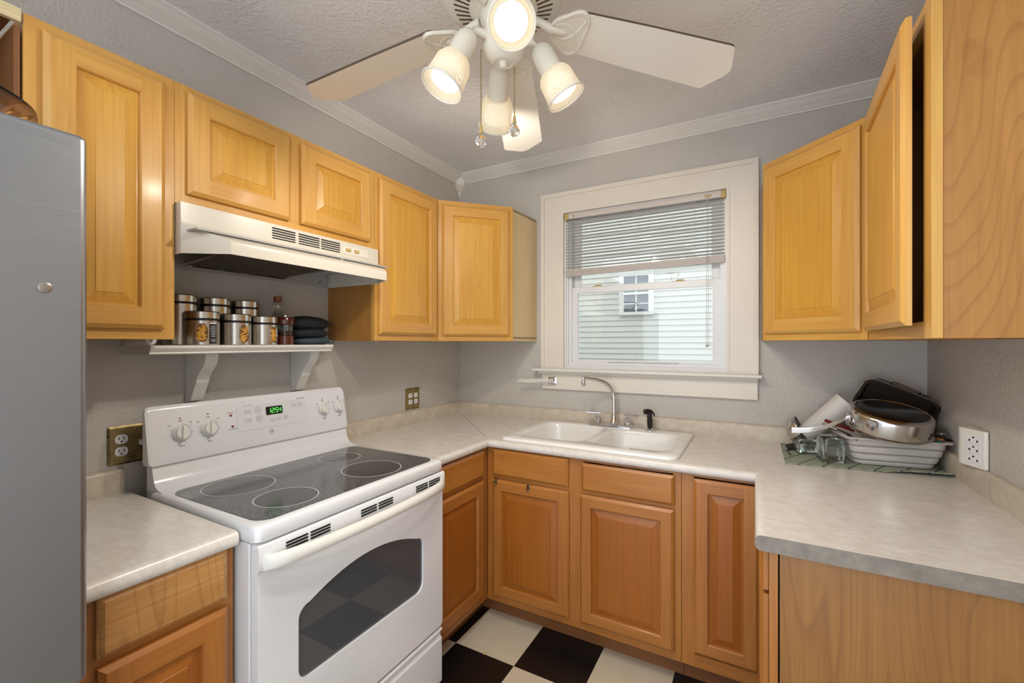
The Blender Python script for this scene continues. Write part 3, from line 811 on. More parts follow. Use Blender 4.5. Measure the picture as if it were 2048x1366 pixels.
for y, s, r, nm in ((-1.735, .084, .025, 'FRONT'), (-1.650, .084, .025, 'REAR'), (-1.188, .090, .022, 'REAR'), (-1.108, .090, .022, 'FRONT')):
    M = cons(y, s); mb = MB()
    mb.text('OFF', .007, M @ Matrix.Translation((0, r+.014, .0004))); mb.text('LO', .007, M @ Matrix.Translation((-r-.007, r+.003, .0004))); mb.text('HI', .007, M @ Matrix.Translation((r+.006, r+.005, .0004)))
    mb.text(nm, .0055, M @ Matrix.Translation((0, -r-.018, .0004)))
    for k, t in enumerate('98765432'):
        a = R(30-k*33); mb.text(t, .005, M @ Matrix.Translation(((r+.009)*math.cos(a), (r+.009)*math.sin(a), .0004)))
    for k in range(40):
        a0 = R(140+k*7.5)
        a1 = a0+R(7.5); rr = r+.0035
        mb.poly([M @ Vector((q*math.cos(a), q*math.sin(a), .0006)) for q, a in ((rr, a0), (rr+.0008, a0), (rr+.0008, a1), (rr, a1))])
    make('knob_markings', mb, MARK, rg, recalc=False)
mb = MB(); mb.text('SURFACE', .005, cons(-1.575, .128, .0004)); make('surface_lettering', mb, MARK, rg, recalc=False)
mb = MB(); mb.text('HOT COOKTOP', .0045, cons(-1.572, .068, .0004)); make('cooktop_lettering', mb, MARK, rg, recalc=False)
mb = MB()
M = cons(-1.43, .035)
for a0, a1 in ((0, 360),):
    rr = .0085
    for k in range(24):
        a, b = R(k*15), R(k*15+15)
        mb.poly([M @ Vector((q*math.cos(t), q*math.sin(t), .0006)) for q, t in ((rr, a), (rr+.0012, a), (rr+.0012, b), (rr, b))])
mb.text('GE', .009, M @ Matrix.Translation((0, 0, .0004)))
make('round_emblem', mb, MARK, rg, recalc=False)
for tx, yy, ss in (('OVEN CONTROLS', -1.51, .146), ('TIMER CONTROLS', -1.292, .150)): make('panel_lettering', MB().text(tx, .0045, cons(yy, ss, .0004)), MARK, rg, recalc=False)
for y, s in ((-1.735, .132), (-1.650, .134), (-1.188, .136), (-1.108, .136)): make('indicator_mark', MB().box(-.003, .003, -.0015, .0015, .0004, .0012, M=cons(y, s)), REDLED, rg)
for y, s in ((-1.575, .118), (-1.572, .078)): make('indicator_light', MB().lathe([(.0045, .0004), (.004, .002), (.001, .003)], 14, cons(y, s)), REDLED, rg)
cp = make('control_panel', MB().loops([[cons(-1.415, .098, d) @ Vector((x, y, 0)) for x, y in rrect(-.142, .142, -.045, .048, .006)] for d in (.0004, .0012)]), plain('control_overlay', srgb(224, 225, 227), .4), rg)
for y, s in ((-1.515, .124), (-1.515, .092)): make('touch_button', MB().box(-.013, .013, -.009, .006, .0012, .0018, M=cons(y, s)), MARKL, cp)
for y, s in ((-1.475, .124), (-1.473, .092)): make('touch_button', MB().lathe([(.013, .0012), (.013, .0018)], 20, cons(y, s)), MARKL, cp)
for y, s in ((-1.42, .078), (-1.395, .080), (-1.366, .082), (-1.325, .126), (-1.298, .126)): make('touch_button', MB().box(-.010, .010, -.007, .007, .0012, .0018, M=cons(y, s)), MARKL, cp)
ds = make('clock_display', MB().loops([[cons(-1.411, .116, d) @ Vector((x, y, 0)) for x, y in rrect(-.034, .034, -.016, .016, .004)] for d in (.0012, .002)]), BLACK, cp)
mb = MB()
SEG = {'1': 'bc', '2': 'abged', '5': 'afgcd', '4': 'fgbc'}
def digit(ch, x):
    w2, h2, t = .0045, .0085, .0009
    g_ = {'a': (-w2, w2, h2-t, h2+t), 'g': (-w2, w2, -t, t), 'd': (-w2, w2, -h2-t, -h2+t), 'f': (-w2-t, -w2+t, 0, h2), 'b': (w2-t, w2+t, 0, h2), 'e': (-w2-t, -w2+t, -h2, 0), 'c': (w2-t, w2+t, -h2, 0)}
    for q in SEG[ch]: a = g_[q]; mb.box(x+a[0], x+a[1], a[2], a[3], .0021, .0024, M=cons(-1.411, .116) @ Matrix.Shear('XZ', 4, (0, 0)))
for ch, x in zip('1254', (-.020, -.0065, .0095, .0225)): digit(ch, x)
for y_ in (-.004, .004): mb.box(.0005, .0021, y_-.0008, y_+.0008, .0021, .0024, M=cons(-1.411, .116))
make('clock_digits', mb, GREENLED, ds)

# oven door
dr = make('oven_door', MB().box(.664, .668, RY0+.012, RY1-.012, .27, .30), ENAMEL, rg)
mb = MB(); DF = .692
win_y0, win_y1, wz0 = -1.708, -1.192, .448
def arch(k=0):
    ps = []
    r = .035
    for cy, cz, a in ((win_y1-r, wz0+r, 270), (win_y1-r, .655-r, 0)):
        for i in range(6): t = R(a+90*i/5); ps.append((cy+(r-k)*math.cos(t), cz+(r-k)*math.sin(t)))
    ps2 = []
    for i in range(1, 16):
        u = 1-2*i/16; y = (win_y0+win_y1)/2+u*((win_y1-win_y0)/2-r)
        ps2.append((y, .655+.050*(1-u*u)-k))
    ps += ps2
    for cy, cz, a in ((win_y0+r, .655-r, 90), (win_y0+r, wz0+r, 180)):
        for i in range(6): t = R(a+90*i/5); ps.append((cy+(r-k)*math.cos(t), cz+(r-k)*math.sin(t)))
    return ps
outer = rrect(RY0+.008, RY1-.008, .258, .868, .012)
mb.plate(outer, [arch()], lambda a, b: (DF, a, b)); mb.plate(outer, [arch()], lambda a, b: (.666, a, b))
mb.loops([[(x, a, b) for a, b in outer] for x in (.666, DF)], cap0=False, cap1=False)
mb.loops([[(x, a, b) for a, b in arch()] for x in (DF, .666)], cap0=False, cap1=False)
make('door_panel', mb, ENAMEL, dr, sharp=30)
make('door_glass', MB().loops([[(x, a, b) for a, b in arch(-.004)] for x in (.680, .684)]), OVENGLASS, dr)
mb = MB()
tr = [(DF, .80), (DF+.006, .802), (DF+.010, .81), (DF+.008, .862), (DF+.002, .868), (DF, .868)]
mb.prism(tr, lambda a, b: (a, RY0+.006, b), lambda a, b: (a, RY1-.006, b))
make('door_trim', mb, ENAMEL, dr, sharp=60)
for yc in (-1.682, -1.43, -1.175):
    mb = MB()
    for sgn in (-1, 1):
        for k in range(3):
            z = .851-k*.0085
            mb.box(DF+.0082, DF+.0112, yc+sgn*.0365-.032, yc+sgn*.0365+.032, z-.002, z+.002)
    make('vent_slots', mb, VOID, dr)
mb = MB(); n = 24; rings = []
for i in range(n+1):
    t = i/n; y = RY0+.016+(RY1-RY0-.032)*t
    q = min(1, math.sin(PI*min(max(t, 0), 1))**.35 if 0 < t < 1 else 0)
    xo = DF+.006+.046*q; hz = .017+.004*(1-q); hx = .004+.012*q
    rings.append([(xo+hx*math.cos(a)-(0 if math.cos(a) > 0 else (.012*(1-q))), y, .824+hz*math.sin(a)) for a in [2*PI*k/14 for k in range(14)]])
mb.loops(rings); make('door_handle', mb, PLASTIC, dr, sharp=60)
mb = MB()
dp = [(.664, .03), (.686, .03), (.692, .036), (.692, .205), (.684, .216), (.684, .232), (.694, .240), (.690, .247), (.664, .247)]
mb.prism(dp, lambda a, b: (a, RY0+.012, b), lambda a, b: (a, RY1-.012, b))
make('storage_drawer', mb, ENAMEL, rg, sharp=30)

# ------------------------------------------------------------------ range hood
hd = thing('range_hood', 'ivory under-cabinet range hood above the stove', 'range hood', (.2, -1.45, 1.63))
mb = MB()
HB = (0.002, -1.829, -1.072)
def hring(x, y0, y1, z): return [(.0, y0, z), (x, y0, z)]
# the outer shell: back, sloping front and tapered cheeks
def hp(x, z):
    k = max(0, min(1, (x-.333)/.107)); return (x, -1.829+.079*k, -1.071-.06*k, z)
prof = [(.332, 1.787), (.334, 1.728), (.338, 1.722), (.41, 1.690), (.43, 1.683), (.442, 1.674), (.444, 1.664), (.444, 1.637)]
L = [hp(*p) for p in prof]
lv = mb.pts([(x, a, z) for x, a, b, z in L]); rv = mb.pts([(x, b, z) for x, a, b, z in L])
for i in range(len(L)-1): mb.face([lv[i], rv[i], rv[i+1], lv[i+1]])
bk = [(.002, 1.787), (.002, 1.640)]
for side, vs, y in ((0, lv, -1.829), (1, rv, -1.071)):
    b0, b1, m1 = mb.pts([(.002, y, 1.787), (.002, y, 1.637), (.333, y, 1.637)])
    mb.face([b0, b1, m1, vs[0]]); mb.face([m1]+list(reversed(vs)))
mb.poly([(.002, -1.829, 1.787), (.332, -1.822, 1.787), (.332, -1.078, 1.787), (.002, -1.071, 1.787)])
sh = make('shell', mb, IVORY, hd, sharp=22)
so = sh.modifiers.new('thick', 'SOLIDIFY'); so.thickness = .004; so.offset = -1
make('inner_liner', MB().box(.006, .40, -1.82, -1.08, 1.70, 1.705).box(.006, .012, -1.82, -1.08, 1.640, 1.7).box(.15, .40, -1.32, -1.315, 1.650, 1.70), HOODIN, hd)
mb = MB(); A = [(.06, -1.70, 1.648), (.40, -1.70, 1.668), (.40, -1.33, 1.668), (.06, -1.33, 1.648)]
mb.loops([[Vector(p) for p in A], [Vector(p)+Vector((0, 0, .008)) for p in A]]); fl = make('grease_filter', mb, MESHBLK, hd)
mb = MB()
for i in range(4): mb.tube([A[i], A[(i+1) % 4]], .005, 6)
make('filter_frame', mb, STEEL, fl)
for y0 in (-1.555, -1.455, -1.361):
    mb = MB()
    for k in range(5):
        z = 1.773-k*.0085; mb.box(.3325, .3352, y0, y0+.086, z-.0018, z+.0018)
    make('vent_slots', mb, VOID, hd)
sw = make('switch_plate', MB().box(.3335, .3352, -1.262, -1.13, 1.739, 1.770), plain('pale_switch_plate', srgb(226, 220, 208), .4), hd)
mb = MB()
for y in (-1.235, -1.193): mb.box(.335, .340, y-.012, y+.012, 1.749, 1.761)
make('rocker_switch', mb, BRASSW, sw, bev=.001)
make('hood_screws', MB().lathe([(.004, 0), (.003, .002)], 10, axisM((.012, -1.12, 1.66), (1, 0, 0))).lathe([(.004, 0), (.003, .002)], 10, axisM((.40, -1.14, 1.652), (0, -1, 0))), VOID, hd)

# ------------------------------------------------------------------ shelf under the hood
shf = thing('wall_shelf', 'white molded-edge wall shelf on two brackets behind the stove', 'shelf', (.1, -1.53, 1.34))
ed = [(.002, 1.342), (.196, 1.342), (.200, 1.345), (.198, 1.349), (.203, 1.353), (.210, 1.362), (.210, 1.370), (.002, 1.370)]
mb = MB(); mb.prism(ed, lambda a, b: (a, -1.852+(.21-a)*.0, b), lambda a, b: (a, -1.206, b))
make('shelf_board', mb, TRIM, shf, sharp=30)
for y0 in (-1.668, -1.262):
    mb = MB(); top = bez((.140, 0, 1.342), (.142, 0, 1.29), (.095, 0, 1.285), (.078, 0, 1.245), 8)+bez((.078, 0, 1.245), (.082, 0, 1.24), (.06, 0, 1.22), (.040, 0, 1.172), 8)[1:]
    pr = [(.002, 1.342)]+[(p.x, p.z) for p in top]+[(.002, 1.165)]
    mb.prism(pr, lambda a, b: (a, y0, b), lambda a, b: (a, y0+.042, b))
    make('bracket', mb, TRIM, shf, bev=.003)
# items on the shelf
def canister(x, y, h, r, ang, label, label_strip=False, z0=1.3705):
    c = thing('canister', label, 'canister', (x, y, z0), 'steel canisters on the wall shelf')
    T = Matrix.Translation((x, y, z0)) @ Matrix.Rotation(ang, 4, 'Z')
    lid = h-.026
    make('body', MB().lathe([(r-.002, 0), (r, .002), (r, lid-.006), (r-.004, lid-.004), (r-.004, lid)], 40, T), CANSTEEL, c)
    make('seal', MB().lathe([(r-.003, lid-.0055), (r-.0015, lid-.004), (r-.0015, lid-.0005), (r-.003, lid)], 40, T), BLACK, c)
    make('lid', MB().lathe([(r-.003, lid), (r, lid+.002), (r, h-.003), (r-.003, h), (r-.02, h)], 40, T), CANSTEEL, c)
    if label_strip is None: return c
    rr = r+.0004
    def cyl(a, z, d=0): return T @ Vector(((rr+d)*math.cos(a/rr), (rr+d)*math.sin(a/rr), z))
    zc = lid*.47; ow, oh = .0155, .030
    ov = [(a, zc+b) for a, b in rrect(-ow, ow, -oh, oh, ow*.98, 8)]
    mb = MB(); mid = [cyl(0, zc+(z-zc)*.0) for a, z in ov]
    mb.loops([[cyl(a*k, zc+(z-zc)*k) for a, z in ov] for k in (1, .66, .33, .02)], cap0=False)
    wn = make('window', mb, BLACKPASTA, c)
    make('window_rim', MB().tube([cyl(a, z, .0005) for a, z in ov], .0013, 6, closed=True), STEEL, wn)
    mb = MB()
    for k in range(30):
        a = random.uniform(-ow*.7, ow*.7); z = zc+random.uniform(-oh*.82, oh*.72); an = random.uniform(.5, 1.1)*(1 if k % 3 else -1); ln = .007
        a0, a1 = max(-ow*.82, a-ln*math.cos(an)), min(ow*.82, a+ln*math.cos(an))
        mb.tube([cyl(a0, z-ln*math.sin(an)*.6, -.001), cyl(a1, z+ln*math.sin(an)*.6, -.001)], .0028, 7)
    p = make('pasta', mb, PASTA, wn); p['kind'] = 'stuff'
    if label_strip:
        mb = MB(); a0, a1 = .021, .046
        mb.loops([[cyl(a0+(a1-a0)*i/6, z) for i in range(7)] for z in (.004, lid-.010)], closed=False)
        ls = make('label', mb, LABELBLK, c)
        mb = MB()
        for z, q, hh in [(lid-.014, .9, .0022)]+[(.062-k*.0055, random.uniform(.45, .75), .0006) for k in range(7)]+[(.018, .6, .0006), (.013, .6, .0006)]:
            m_ = (a0+a1)/2; hw = (a1-a0)/2*q
            mb.loops([[cyl(m_-hw+2*hw*i/4, zz, .0003) for i in range(5)] for zz in (z-hh, z+hh)], closed=False)
        make('label_text', mb, PLASTIC, ls)
    return c
canister(.050, -1.705, .172, .049, 0, 'tall steel canister at the left end of the back row, half behind the cabinet', None)
canister(.052, -1.594, .170, .048, 0, 'tall steel canister in the middle of the back row on the shelf', None)
canister(.052, -1.485, .168, .048, 0, 'tall steel canister at the right end of the back row on the shelf', None)
canister(.148, -1.683, .113, .0505, R(-27), 'short steel canister with black label and oval pasta window', True)
canister(.148, -1.574, .110, .049, R(4), 'short steel canister with oval pasta window, middle of front row', False)
canister(.148, -1.472, .107, .049, R(12), 'short steel canister with oval pasta window, beside the pepper grinder', False)
bo = thing('glass_bottle', 'clear glass bottle with cork stopper behind the pepper grinder', 'bottle', (.065, -1.362, 1.3705))
T = Matrix.Translation((.065, -1.362, 1.3705))
make('glass', MB().lathe([(.036, 0), (.04, .004), (.04, .07), (.034, .095), (.018, .125), (.0145, .135), (.0145, .165), (.019, .168), (.019, .173), (.013, .175)], 28, T), GLASS, bo)
make('cork', MB().lathe([(.0115, .1752), (.015, .178), (.0155, .196), (.014, .198)], 18, T), CORK, bo)
pg = thing('pepper_grinder', 'dark red wood and clear acrylic pepper grinder on the shelf', 'grinder', (.155, -1.388, 1.3705))
T = Matrix.Translation((.155, -1.388, 1.3705))
make('base', MB().lathe([(.030, 0), (.032, .002), (.032, .034), (.030, .036)], 28, T), REDWOOD, pg)
make('chamber', MB().lathe([(.028, .0362), (.028, .078)], 28, T), GLASS, pg)
make('peppercorns', MB().lathe([(.026, .037), (.026, .05), (.02, .054)], 20, T), plain('brown_peppercorns', srgb(70, 40, 24), .8, var=.6, scale=300), pg)
make('head', MB().lathe([(.031, .0785), (.034, .081), (.034, .105), (.032, .108)], 28, T), REDWOOD, pg)
make('finial', MB().lathe([(.006, .108), (.006, .117), (.004, .119)], 16, T), CHROME, pg)

def puff(mb, cx, cy, z0, hx, hy, h, n=28, m=9, dent=.0, ph=0):
    rings = []
    for j in range(m+1):
        t = j/m; k = math.sin(PI*(.08+.84*t))**.25
        rings.append([(cx+hx*k*(abs(math.cos(a))**.7*math.copysign(1, math.cos(a)))*(1+dent*math.sin(3*a+ph)), cy+hy*k*(abs(math.sin(a))**.7*math.copysign(1, math.sin(a)))*(1+dent*math.cos(2*a+ph)), z0+h*t+.003*math.sin(2*a+ph)*t) for a in [2*PI*i/n for i in range(n)]])
    mb.loops(rings)
def hang_loop(mb, x, y, z, dy=.03, dz=.012):
    mb.tube([(x, y-.012, z), (x, y+dy*.5, z+dz*.6), (x, y+dy, z+dz*.3), (x, y+dy, z-dz*.3), (x, y+dy*.5, z-dz*.6), (x, y-.012, z-dz*.2)], .0028, 7)
mitts = [(.105, -1.245, 1.3705, .062, .084, .031, NAVY2, 'folded slate blue cloth pot holder at the bottom of the stack'),
         (.108, -1.258, 1.4015, .064, .085, .035, NAVY, 'black quilted oven mitt in the middle of the stack'),
         (.108, -1.258, 1.4365, .066, .088, .050, NAVY, 'black oven mitt with gold print on top of the stack')]
for k, (x, y, z, hx, hy, h, m, lb) in enumerate(mitts):
    c = thing('pot_holder', lb, 'oven mitt', (x, y, z), 'oven mitts stacked on the wall shelf')
    mb = MB(); puff(mb, x, y, z, hx, hy, h, dent=.05, ph=k*1.4); make('pad', mb, m, c, sharp=80)
    mb = MB(); hang_loop(mb, x+.02, y+hy-.012, z+h*.45, .040 if k != 1 else .03); make('hanging_loop', mb, BLACK if k else NAVY2, c)
    if k == 2:
        mb = MB()
        for i in range(7):
            yy = y-.045+i*.014; zz = z+h-.010-(i % 3)*.008; xx = x+.054-.004*(2-(i % 3))
            mb.tube([(xx, yy-.012, zz+.003), (xx+.001, yy+.01, zz-.002)], .0018, 5)
        make('gold_print', mb, GOLD, c)
ro = solo('paper_roll', MB().lathe([(.003, 0), (.013, 0), (.013, .09), (.003, .09)], 24, axisM((.176, -1.838, 1.3845), (-.93, .36, 0)), False, False), PLASTIC, 'small white roll lying at the left end of the wall shelf', 'roll', (.15, -1.80, 1.3715))

# ------------------------------------------------------------------ refrigerator and the bowl on it
fg = thing('refrigerator', 'stainless steel refrigerator at the left edge, its door facing the room', 'refrigerator', (.36, -2.56, 0))
FY0, FY1 = -3.02, -2.157
make('body', MB().box(.03, .665, FY0+.005, FY1-.005, .03, 1.735), plain('grey_fridge_cabinet', srgb(120, 122, 126), .5), fg, bev=.004)
make('door', MB().box(.675, .75, FY0, FY1, .78, 1.742), FRIDGE, fg, bev=.012, seg=4)
make('freezer_drawer', MB().box(.675, .75, FY0, FY1, .06, .77), FRIDGE, fg, bev=.012, seg=4)
make('plug', MB().lathe([(.009, 0), (.009, .0015), (.006, .003)], 20, axisM((.7502, -2.212, 1.4692), (1, 0, 0))), plain('grey_plug', srgb(150, 140, 130), .3, .6), fg)
T = Matrix.Translation((.50, -2.335, 1.7425))
mb = MB(); n = 40
def flut(r, z, k): return [T @ Vector((r*(1+k*math.cos(20*a))*math.cos(a), r*(1+k*math.cos(20*a))*math.sin(a), z)) for a in [2*PI*i/80 for i in range(80)]]
mb.loops([flut(.085, 0, 0), flut(.10, .006, .008), flut(.135, .052, .012), flut(.160, .070, 0), flut(.172, .074, 0), flut(.172, .079, 0), flut(.156, .077, 0), flut(.130, .056, .012), flut(.095, .012, .008)])
solo('glass_bowl', mb, PINKGLASS, 'fluted blush glass bowl on top of the refrigerator', 'bowl', (.50, -2.335, 1.7425))

# ------------------------------------------------------------------ outlets
def duplex(mb_face, mb_slot, fr, u, v, d, s=1.0, wall=False):
    M = fr.M(u, v, d)
    for dv in (.0195*s, -.0195*s):
        ps = [(a, b) for a, b in rrect(-.0165*s, .0165*s, -.0145*s, .0145*s, .012*s)]
        mb_face.loops([[M @ Vector((a, b+dv, z)) for a, b in ps] for z in (0, .0022)])
        for sx in (-.0065, .0065): mb_slot.box(sx*s-.0012, sx*s+.0012, dv-.001*s, dv+.007*s, .0022, .0026, M=M)
        mb_slot.lathe([(.0025*s, .0022), (.0025*s, .0026)], 10, M @ Matrix.Translation((0, dv-.007*s, 0)))
LWALL = Fr((0, 0), (0, 1))
ot = thing('wall_outlet', 'tarnished brass plate with outlet and switch left of the stove', 'outlet', (0, -1.83, 1.05), 'electrical outlets')
mb = MB(); M = LWALL.M(-1.826, 1.05, 0)
mb.loops([[M @ Vector((a, b, z)) for a, b in rrect(-.058+k, .058-k, -.062+k, .062-k, .005)] for k, z in ((0, .0005), (0, .003), (.006, .007))])
make('cover_plate', mb, BRASS, ot, sharp=25)
f1, s1 = MB(), MB(); duplex(f1, s1, LWALL, -1.850, 1.05, .007)
r_ = make('receptacle', f1, OUTLET, ot); make('slots', s1, VOID, r_)
make('toggle_switch', MB().box(-.004, .004, -.008, .008, 0, .012, M=LWALL.M(-1.800, 1.052, .007)), OUTLET, ot)
ot = thing('wall_outlet', 'brass cover plate with four white sockets in the corner above the counter', 'outlet', (0, -.478, 1.048), 'electrical outlets')
mb = MB(); M = LWALL.M(-.478, 1.048, 0)
mb.loops([[M @ Vector((a, b, z)) for a, b in rrect(-.06+k, .06-k, -.063+k, .063-k, .005)] for k, z in ((0, .0005), (0, .003), (.005, .006))])
make('cover_plate', mb, BRASS, ot, sharp=25)
for u in (-.502, -.454):
    f1, s1 = MB(), MB(); duplex(f1, s1, LWALL, u, 1.048, .006, .95)
    r_ = make('receptacle', f1, OUTLET, ot); make('slots', s1, VOID, r_)
RWALL = Fr((XR, 0), (0, -1))
ot = thing('multi_outlet', 'white plug-in outlet adapter with three sockets showing, on the right wall', 'outlet', (XR, -.46, 1.03), 'electrical outlets')
mb = MB(); u0, u1 = .452, .566
pl = [(u0, .002), (u0+.003, .03), (u0+.012, .042), (u0+.03, .044), (u0+.038, .041), (u1, .012), (u1, .002)]
mb.loops([[RWALL.p(u, z, d) for u, d in pl] for z in (.979, .983, 1.096, 1.100)])
make('housing', mb, PLASTIC, ot, bev=.003)
mb = MB(); fz = MB()
pa, pb = Vector((u0+.038, .041)), Vector((u1, .012))
def op(t, z, d=0):
    q = pa+(pb-pa)*t; e = (pb-pa).normalized(); nrm2 = Vector((-e.y, e.x))
    if nrm2.y < 0: nrm2 = -nrm2
    q = q+nrm2*d; return RWALL.p(q.x, z, q.y)
for k, zc in enumerate((1.069, 1.039, 1.008)):
    fz.loops([[op(t, z, d) for t, z in ((.16, zc-.014), (.9, zc-.014), (.9, zc+.014), (.16, zc+.014))] for d in (.0004, .0014)])
    for t in (.36, .7): mb.loops([[op(t+a, z, d) for a, z in ((-.03, zc-.008), (.03, zc-.008), (.03, zc-.001), (-.03, zc-.001))] for d in (.0014, .002)])
    mb.loops([[op(.53+.05*math.cos(a), zc+.006+.0028*math.sin(a), d) for a in [2*PI*i/10 for i in range(10)]] for d in (.0014, .002)])
r_ = make('receptacle', fz, OUTLET, ot); make('slots', mb, VOID, r_)

# ------------------------------------------------------------------ dishes drying in the right corner
mb = MB(); nx, ny = 26, 20; g0 = []
for i in range(nx+1):
    row = []
    for j in range(ny+1):
        s_, t = i/nx, j/ny
        x = 1.888+.512*s_; y = -.433+.062*s_+(.39-.05*s_)*t
        fr0 = max(0, 1-t/.17)**1.5
        lift = (.010*max(0, math.sin((s_-.55)*PI/.45))**2+.014*max(0, s_-.8)/.2)*fr0 if s_ > .55 else 0
        row.append((x, y, .9012+lift))
    g0.append(row)
top = [[Vector(p)+Vector((0, 0, .0035)) for p in r] for r in g0]
vt = [mb.pts(r) for r in top]; vb = [mb.pts(r) for r in g0]
for i in range(nx):
    for j in range(ny):
        mb.face([vt[i][j], vt[i+1][j], vt[i+1][j+1], vt[i][j+1]]); mb.face([vb[i][j], vb[i][j+1], vb[i+1][j+1], vb[i+1][j]])
bd = [(i, 0) for i in range(nx)]+[(nx, j) for j in range(ny)]+[(i, ny) for i in range(nx, 0, -1)]+[(0, j) for j in range(ny, 0, -1)]
for k in range(len(bd)):
    a, b = bd[k], bd[(k+1) % len(bd)]; mb.face([vb[a[0]][a[1]], vb[b[0]][b[1]], vt[b[0]][b[1]], vt[a[0]][a[1]]])
solo('dish_mat', mb, DISHMAT, 'sage green dish drying mat under the drying dishes', 'mat', (2.14, -.24, .9012), sharp=60)
ZM = .9052
# collapsible dish basin
BC = Matrix.Translation((2.236, -.228, ZM)) @ Matrix.Rotation(R(9), 4, 'Z')
bn = thing('dish_basin', 'pale grey collapsible silicone dish basin under the pan', 'basin', (2.238, -.215, ZM), None)
def bring(hx, hy, z, r=.03): return [BC @ Vector((x, y, z)) for x, y in rrect(-hx, hx, -hy, hy, r, 6)]
lev = [(.112, .072, 0), (.122, .082, .003), (.126, .086, .012), (.122, .083, .020), (.132, .092, .024), (.137, .096, .040), (.134, .094, .047), (.142, .101, .052), (.146, .104, .070), (.143, .102, .076), (.149, .107, .081), (.151, .109, .100)]
rm = [(.166, .124, .103), (.168, .126, .106), (.166, .124, .109), (.148, .106, .109), (.144, .102, .09), (.118, .078, .008)]
mb = MB(); mb.loops([bring(*q) for q in lev], cap1=False); mb.loops([bring(*q) for q in (lev[-1],)+tuple(rm)] if False else [bring(*lev[-1])]+[bring(*q) for q in rm], cap0=False)
make('tub', mb, WHITESIL, bn, sharp=30)
mb = MB()
for z, k in ((.022, .1275), (.0495, .1385), (.0785, .1465)): mb.tube([p for p in bring(k, k-.041, z)], .003, 6, closed=True)
make('fold_bands', mb, GREYSIL, bn)
# saute pan turned upside down over the basin
PA = Vector((2.235, -.268, 1.044)); ax = Vector((.10, -.25, 1)).normalized()
PM = axisM(PA, ax)
pn = thing('saute_pan', 'chrome saute pan turned upside down with burnt black base', 'pan', tuple(PA))
pr = .128
make('pan_wall', MB().lathe([(pr+.006, 0), (pr+.007, .003), (pr, .006), (pr, .060), (pr-.004, .070), (pr-.012, .076), (pr-.016, .0765), (pr-.018, .074), (pr-.018, .060), (pr-.012, .055), (pr-.004, .05), (pr-.003, .002)], 64, PM, False, False), STEEL, pn)
make('pan_base', MB().lathe([(pr-.019, .066), (pr-.019, .0735), (pr-.025, .075)], 64, PM), BURNT, pn)
lx = (PM.inverted() @ Vector((1.92, -.30, 1.0))); ang = math.atan2(lx.y, lx.x)
q0 = PM @ Vector((math.cos(ang)*(pr+.001), math.sin(ang)*(pr+.001), .036))
hp_ = bez(q0, q0+Vector((-.04, -.010, -.028)), (2.02, -.325, 1.020), (1.915, -.315, 1.015), 12)
mb = MB(); rings = []
for i, p in enumerate(hp_):
    t = i/12; w2 = .005+.001*t; hh = .007+.006*t
    rings.append([p+Vector((0, -w2, hh)), p+Vector((0, w2, hh)), p+Vector((0, w2*.9, -hh)), p+Vector((0, -w2*.9, -hh))])
mb.loops(rings)
make('handle', mb, CHROME, pn, bev=.002)
mb = MB(); M2 = PM @ Matrix.Rotation(ang, 4, 'Z'); mb.box(pr-.001, pr+.006, -.022, .022, .022, .05, M=M2)
make('handle_mount', mb, CHROME, pn, bev=.003)
# roasting pan standing on edge behind
RMx = Matrix.Translation((2.290, -.112, 1.121)) @ Matrix.Rotation(R(-8), 4, 'Z') @ Matrix.Rotation(R(24), 4, 'Y') @ Matrix.Rotation(R(114), 4, 'X')
rp = thing('roasting_pan', 'dark steel roasting pan standing on edge in the corner', 'pan', (2.29, -.13, 1.0))
def rr_(hx, hy, z, r=.035): return [RMx @ Vector((x, y, z)) for x, y in rrect(-hx, hx, -hy, hy, r, 6)]
mb = MB(); mb.loops([rr_(.100, .055, -.062), rr_(.108, .063, -.056), rr_(.120, .072, 0), rr_(.128, .079, .001), rr_(.128, .079, .004), rr_(.118, .070, .004), rr_(.105, .060, -.052)])
make('pan_body', mb, DARKPAN, rp, sharp=50)
mb = MB(); mb.tube(rr_(.1285, .0795, .0025), .0018, 6, closed=True); make('rolled_rim', mb, STEEL, rp)
mb = MB()
hl = [Vector((x, y, z)) for x, y, z in ((-.045, .072, -.018), (-.047, .084, -.012), (-.045, .092, -.008), (.045, .092, -.008), (.047, .084, -.012), (.045, .072, -.018))]
mb.tube([RMx @ p for p in hl], .0028, 8)
hl2 = [Vector((x, .0710+z*.19, z)) for x, z in ((-.045, -.014), (.045, -.014), (.045, -.038), (-.045, -.038))]
mb.tube([RMx @ p for p in hl2], .0028, 8, closed=True)
make('wire_handle', mb, CHROME, rp)
# curled frosted cutting sheet
sm = axisM((1.990, -.082, .970), Vector((.165, .0, .165)))
mb = MB(); L_ = .222; rings = []
for j in range(9):
    z = -.015+L_*j/8; r0 = .036+.014*j/8
    rings.append([sm @ Vector((r0*math.cos(a), r0*1.05*math.sin(a), z)) for a in [R(60+i*12) for i in range(23)]])
mb.loops(rings, closed=False)
cs = solo('cutting_sheet', mb, SHEET, 'curled frosted white cutting sheet leaning behind the red handle', 'cutting board', (1.975, -.085, .958), sharp=80)
so = cs.modifiers.new('thick', 'SOLIDIFY'); so.thickness = .0018
# steel bowl on its side
sb = axisM((1.962, -.115, .982), Vector((.9, -.15, .35)))
mb = MB(); pf = [(.066*math.sin(R(t)), -.056*math.cos(R(t))) for t in range(0, 91, 10)]
mb.lathe([(max(.0005, a), b) for a, b in pf]+[(.071, .001), (.071, .003), (.064, .002)]+[(max(.0005, a*.955), b*.955) for a, b in reversed(pf[:-1])], 40, sb, False, False)
solo('steel_bowl', mb, STEEL, 'small steel bowl tipped on its side left of the curled sheet', 'bowl', (1.962, -.115, .982))
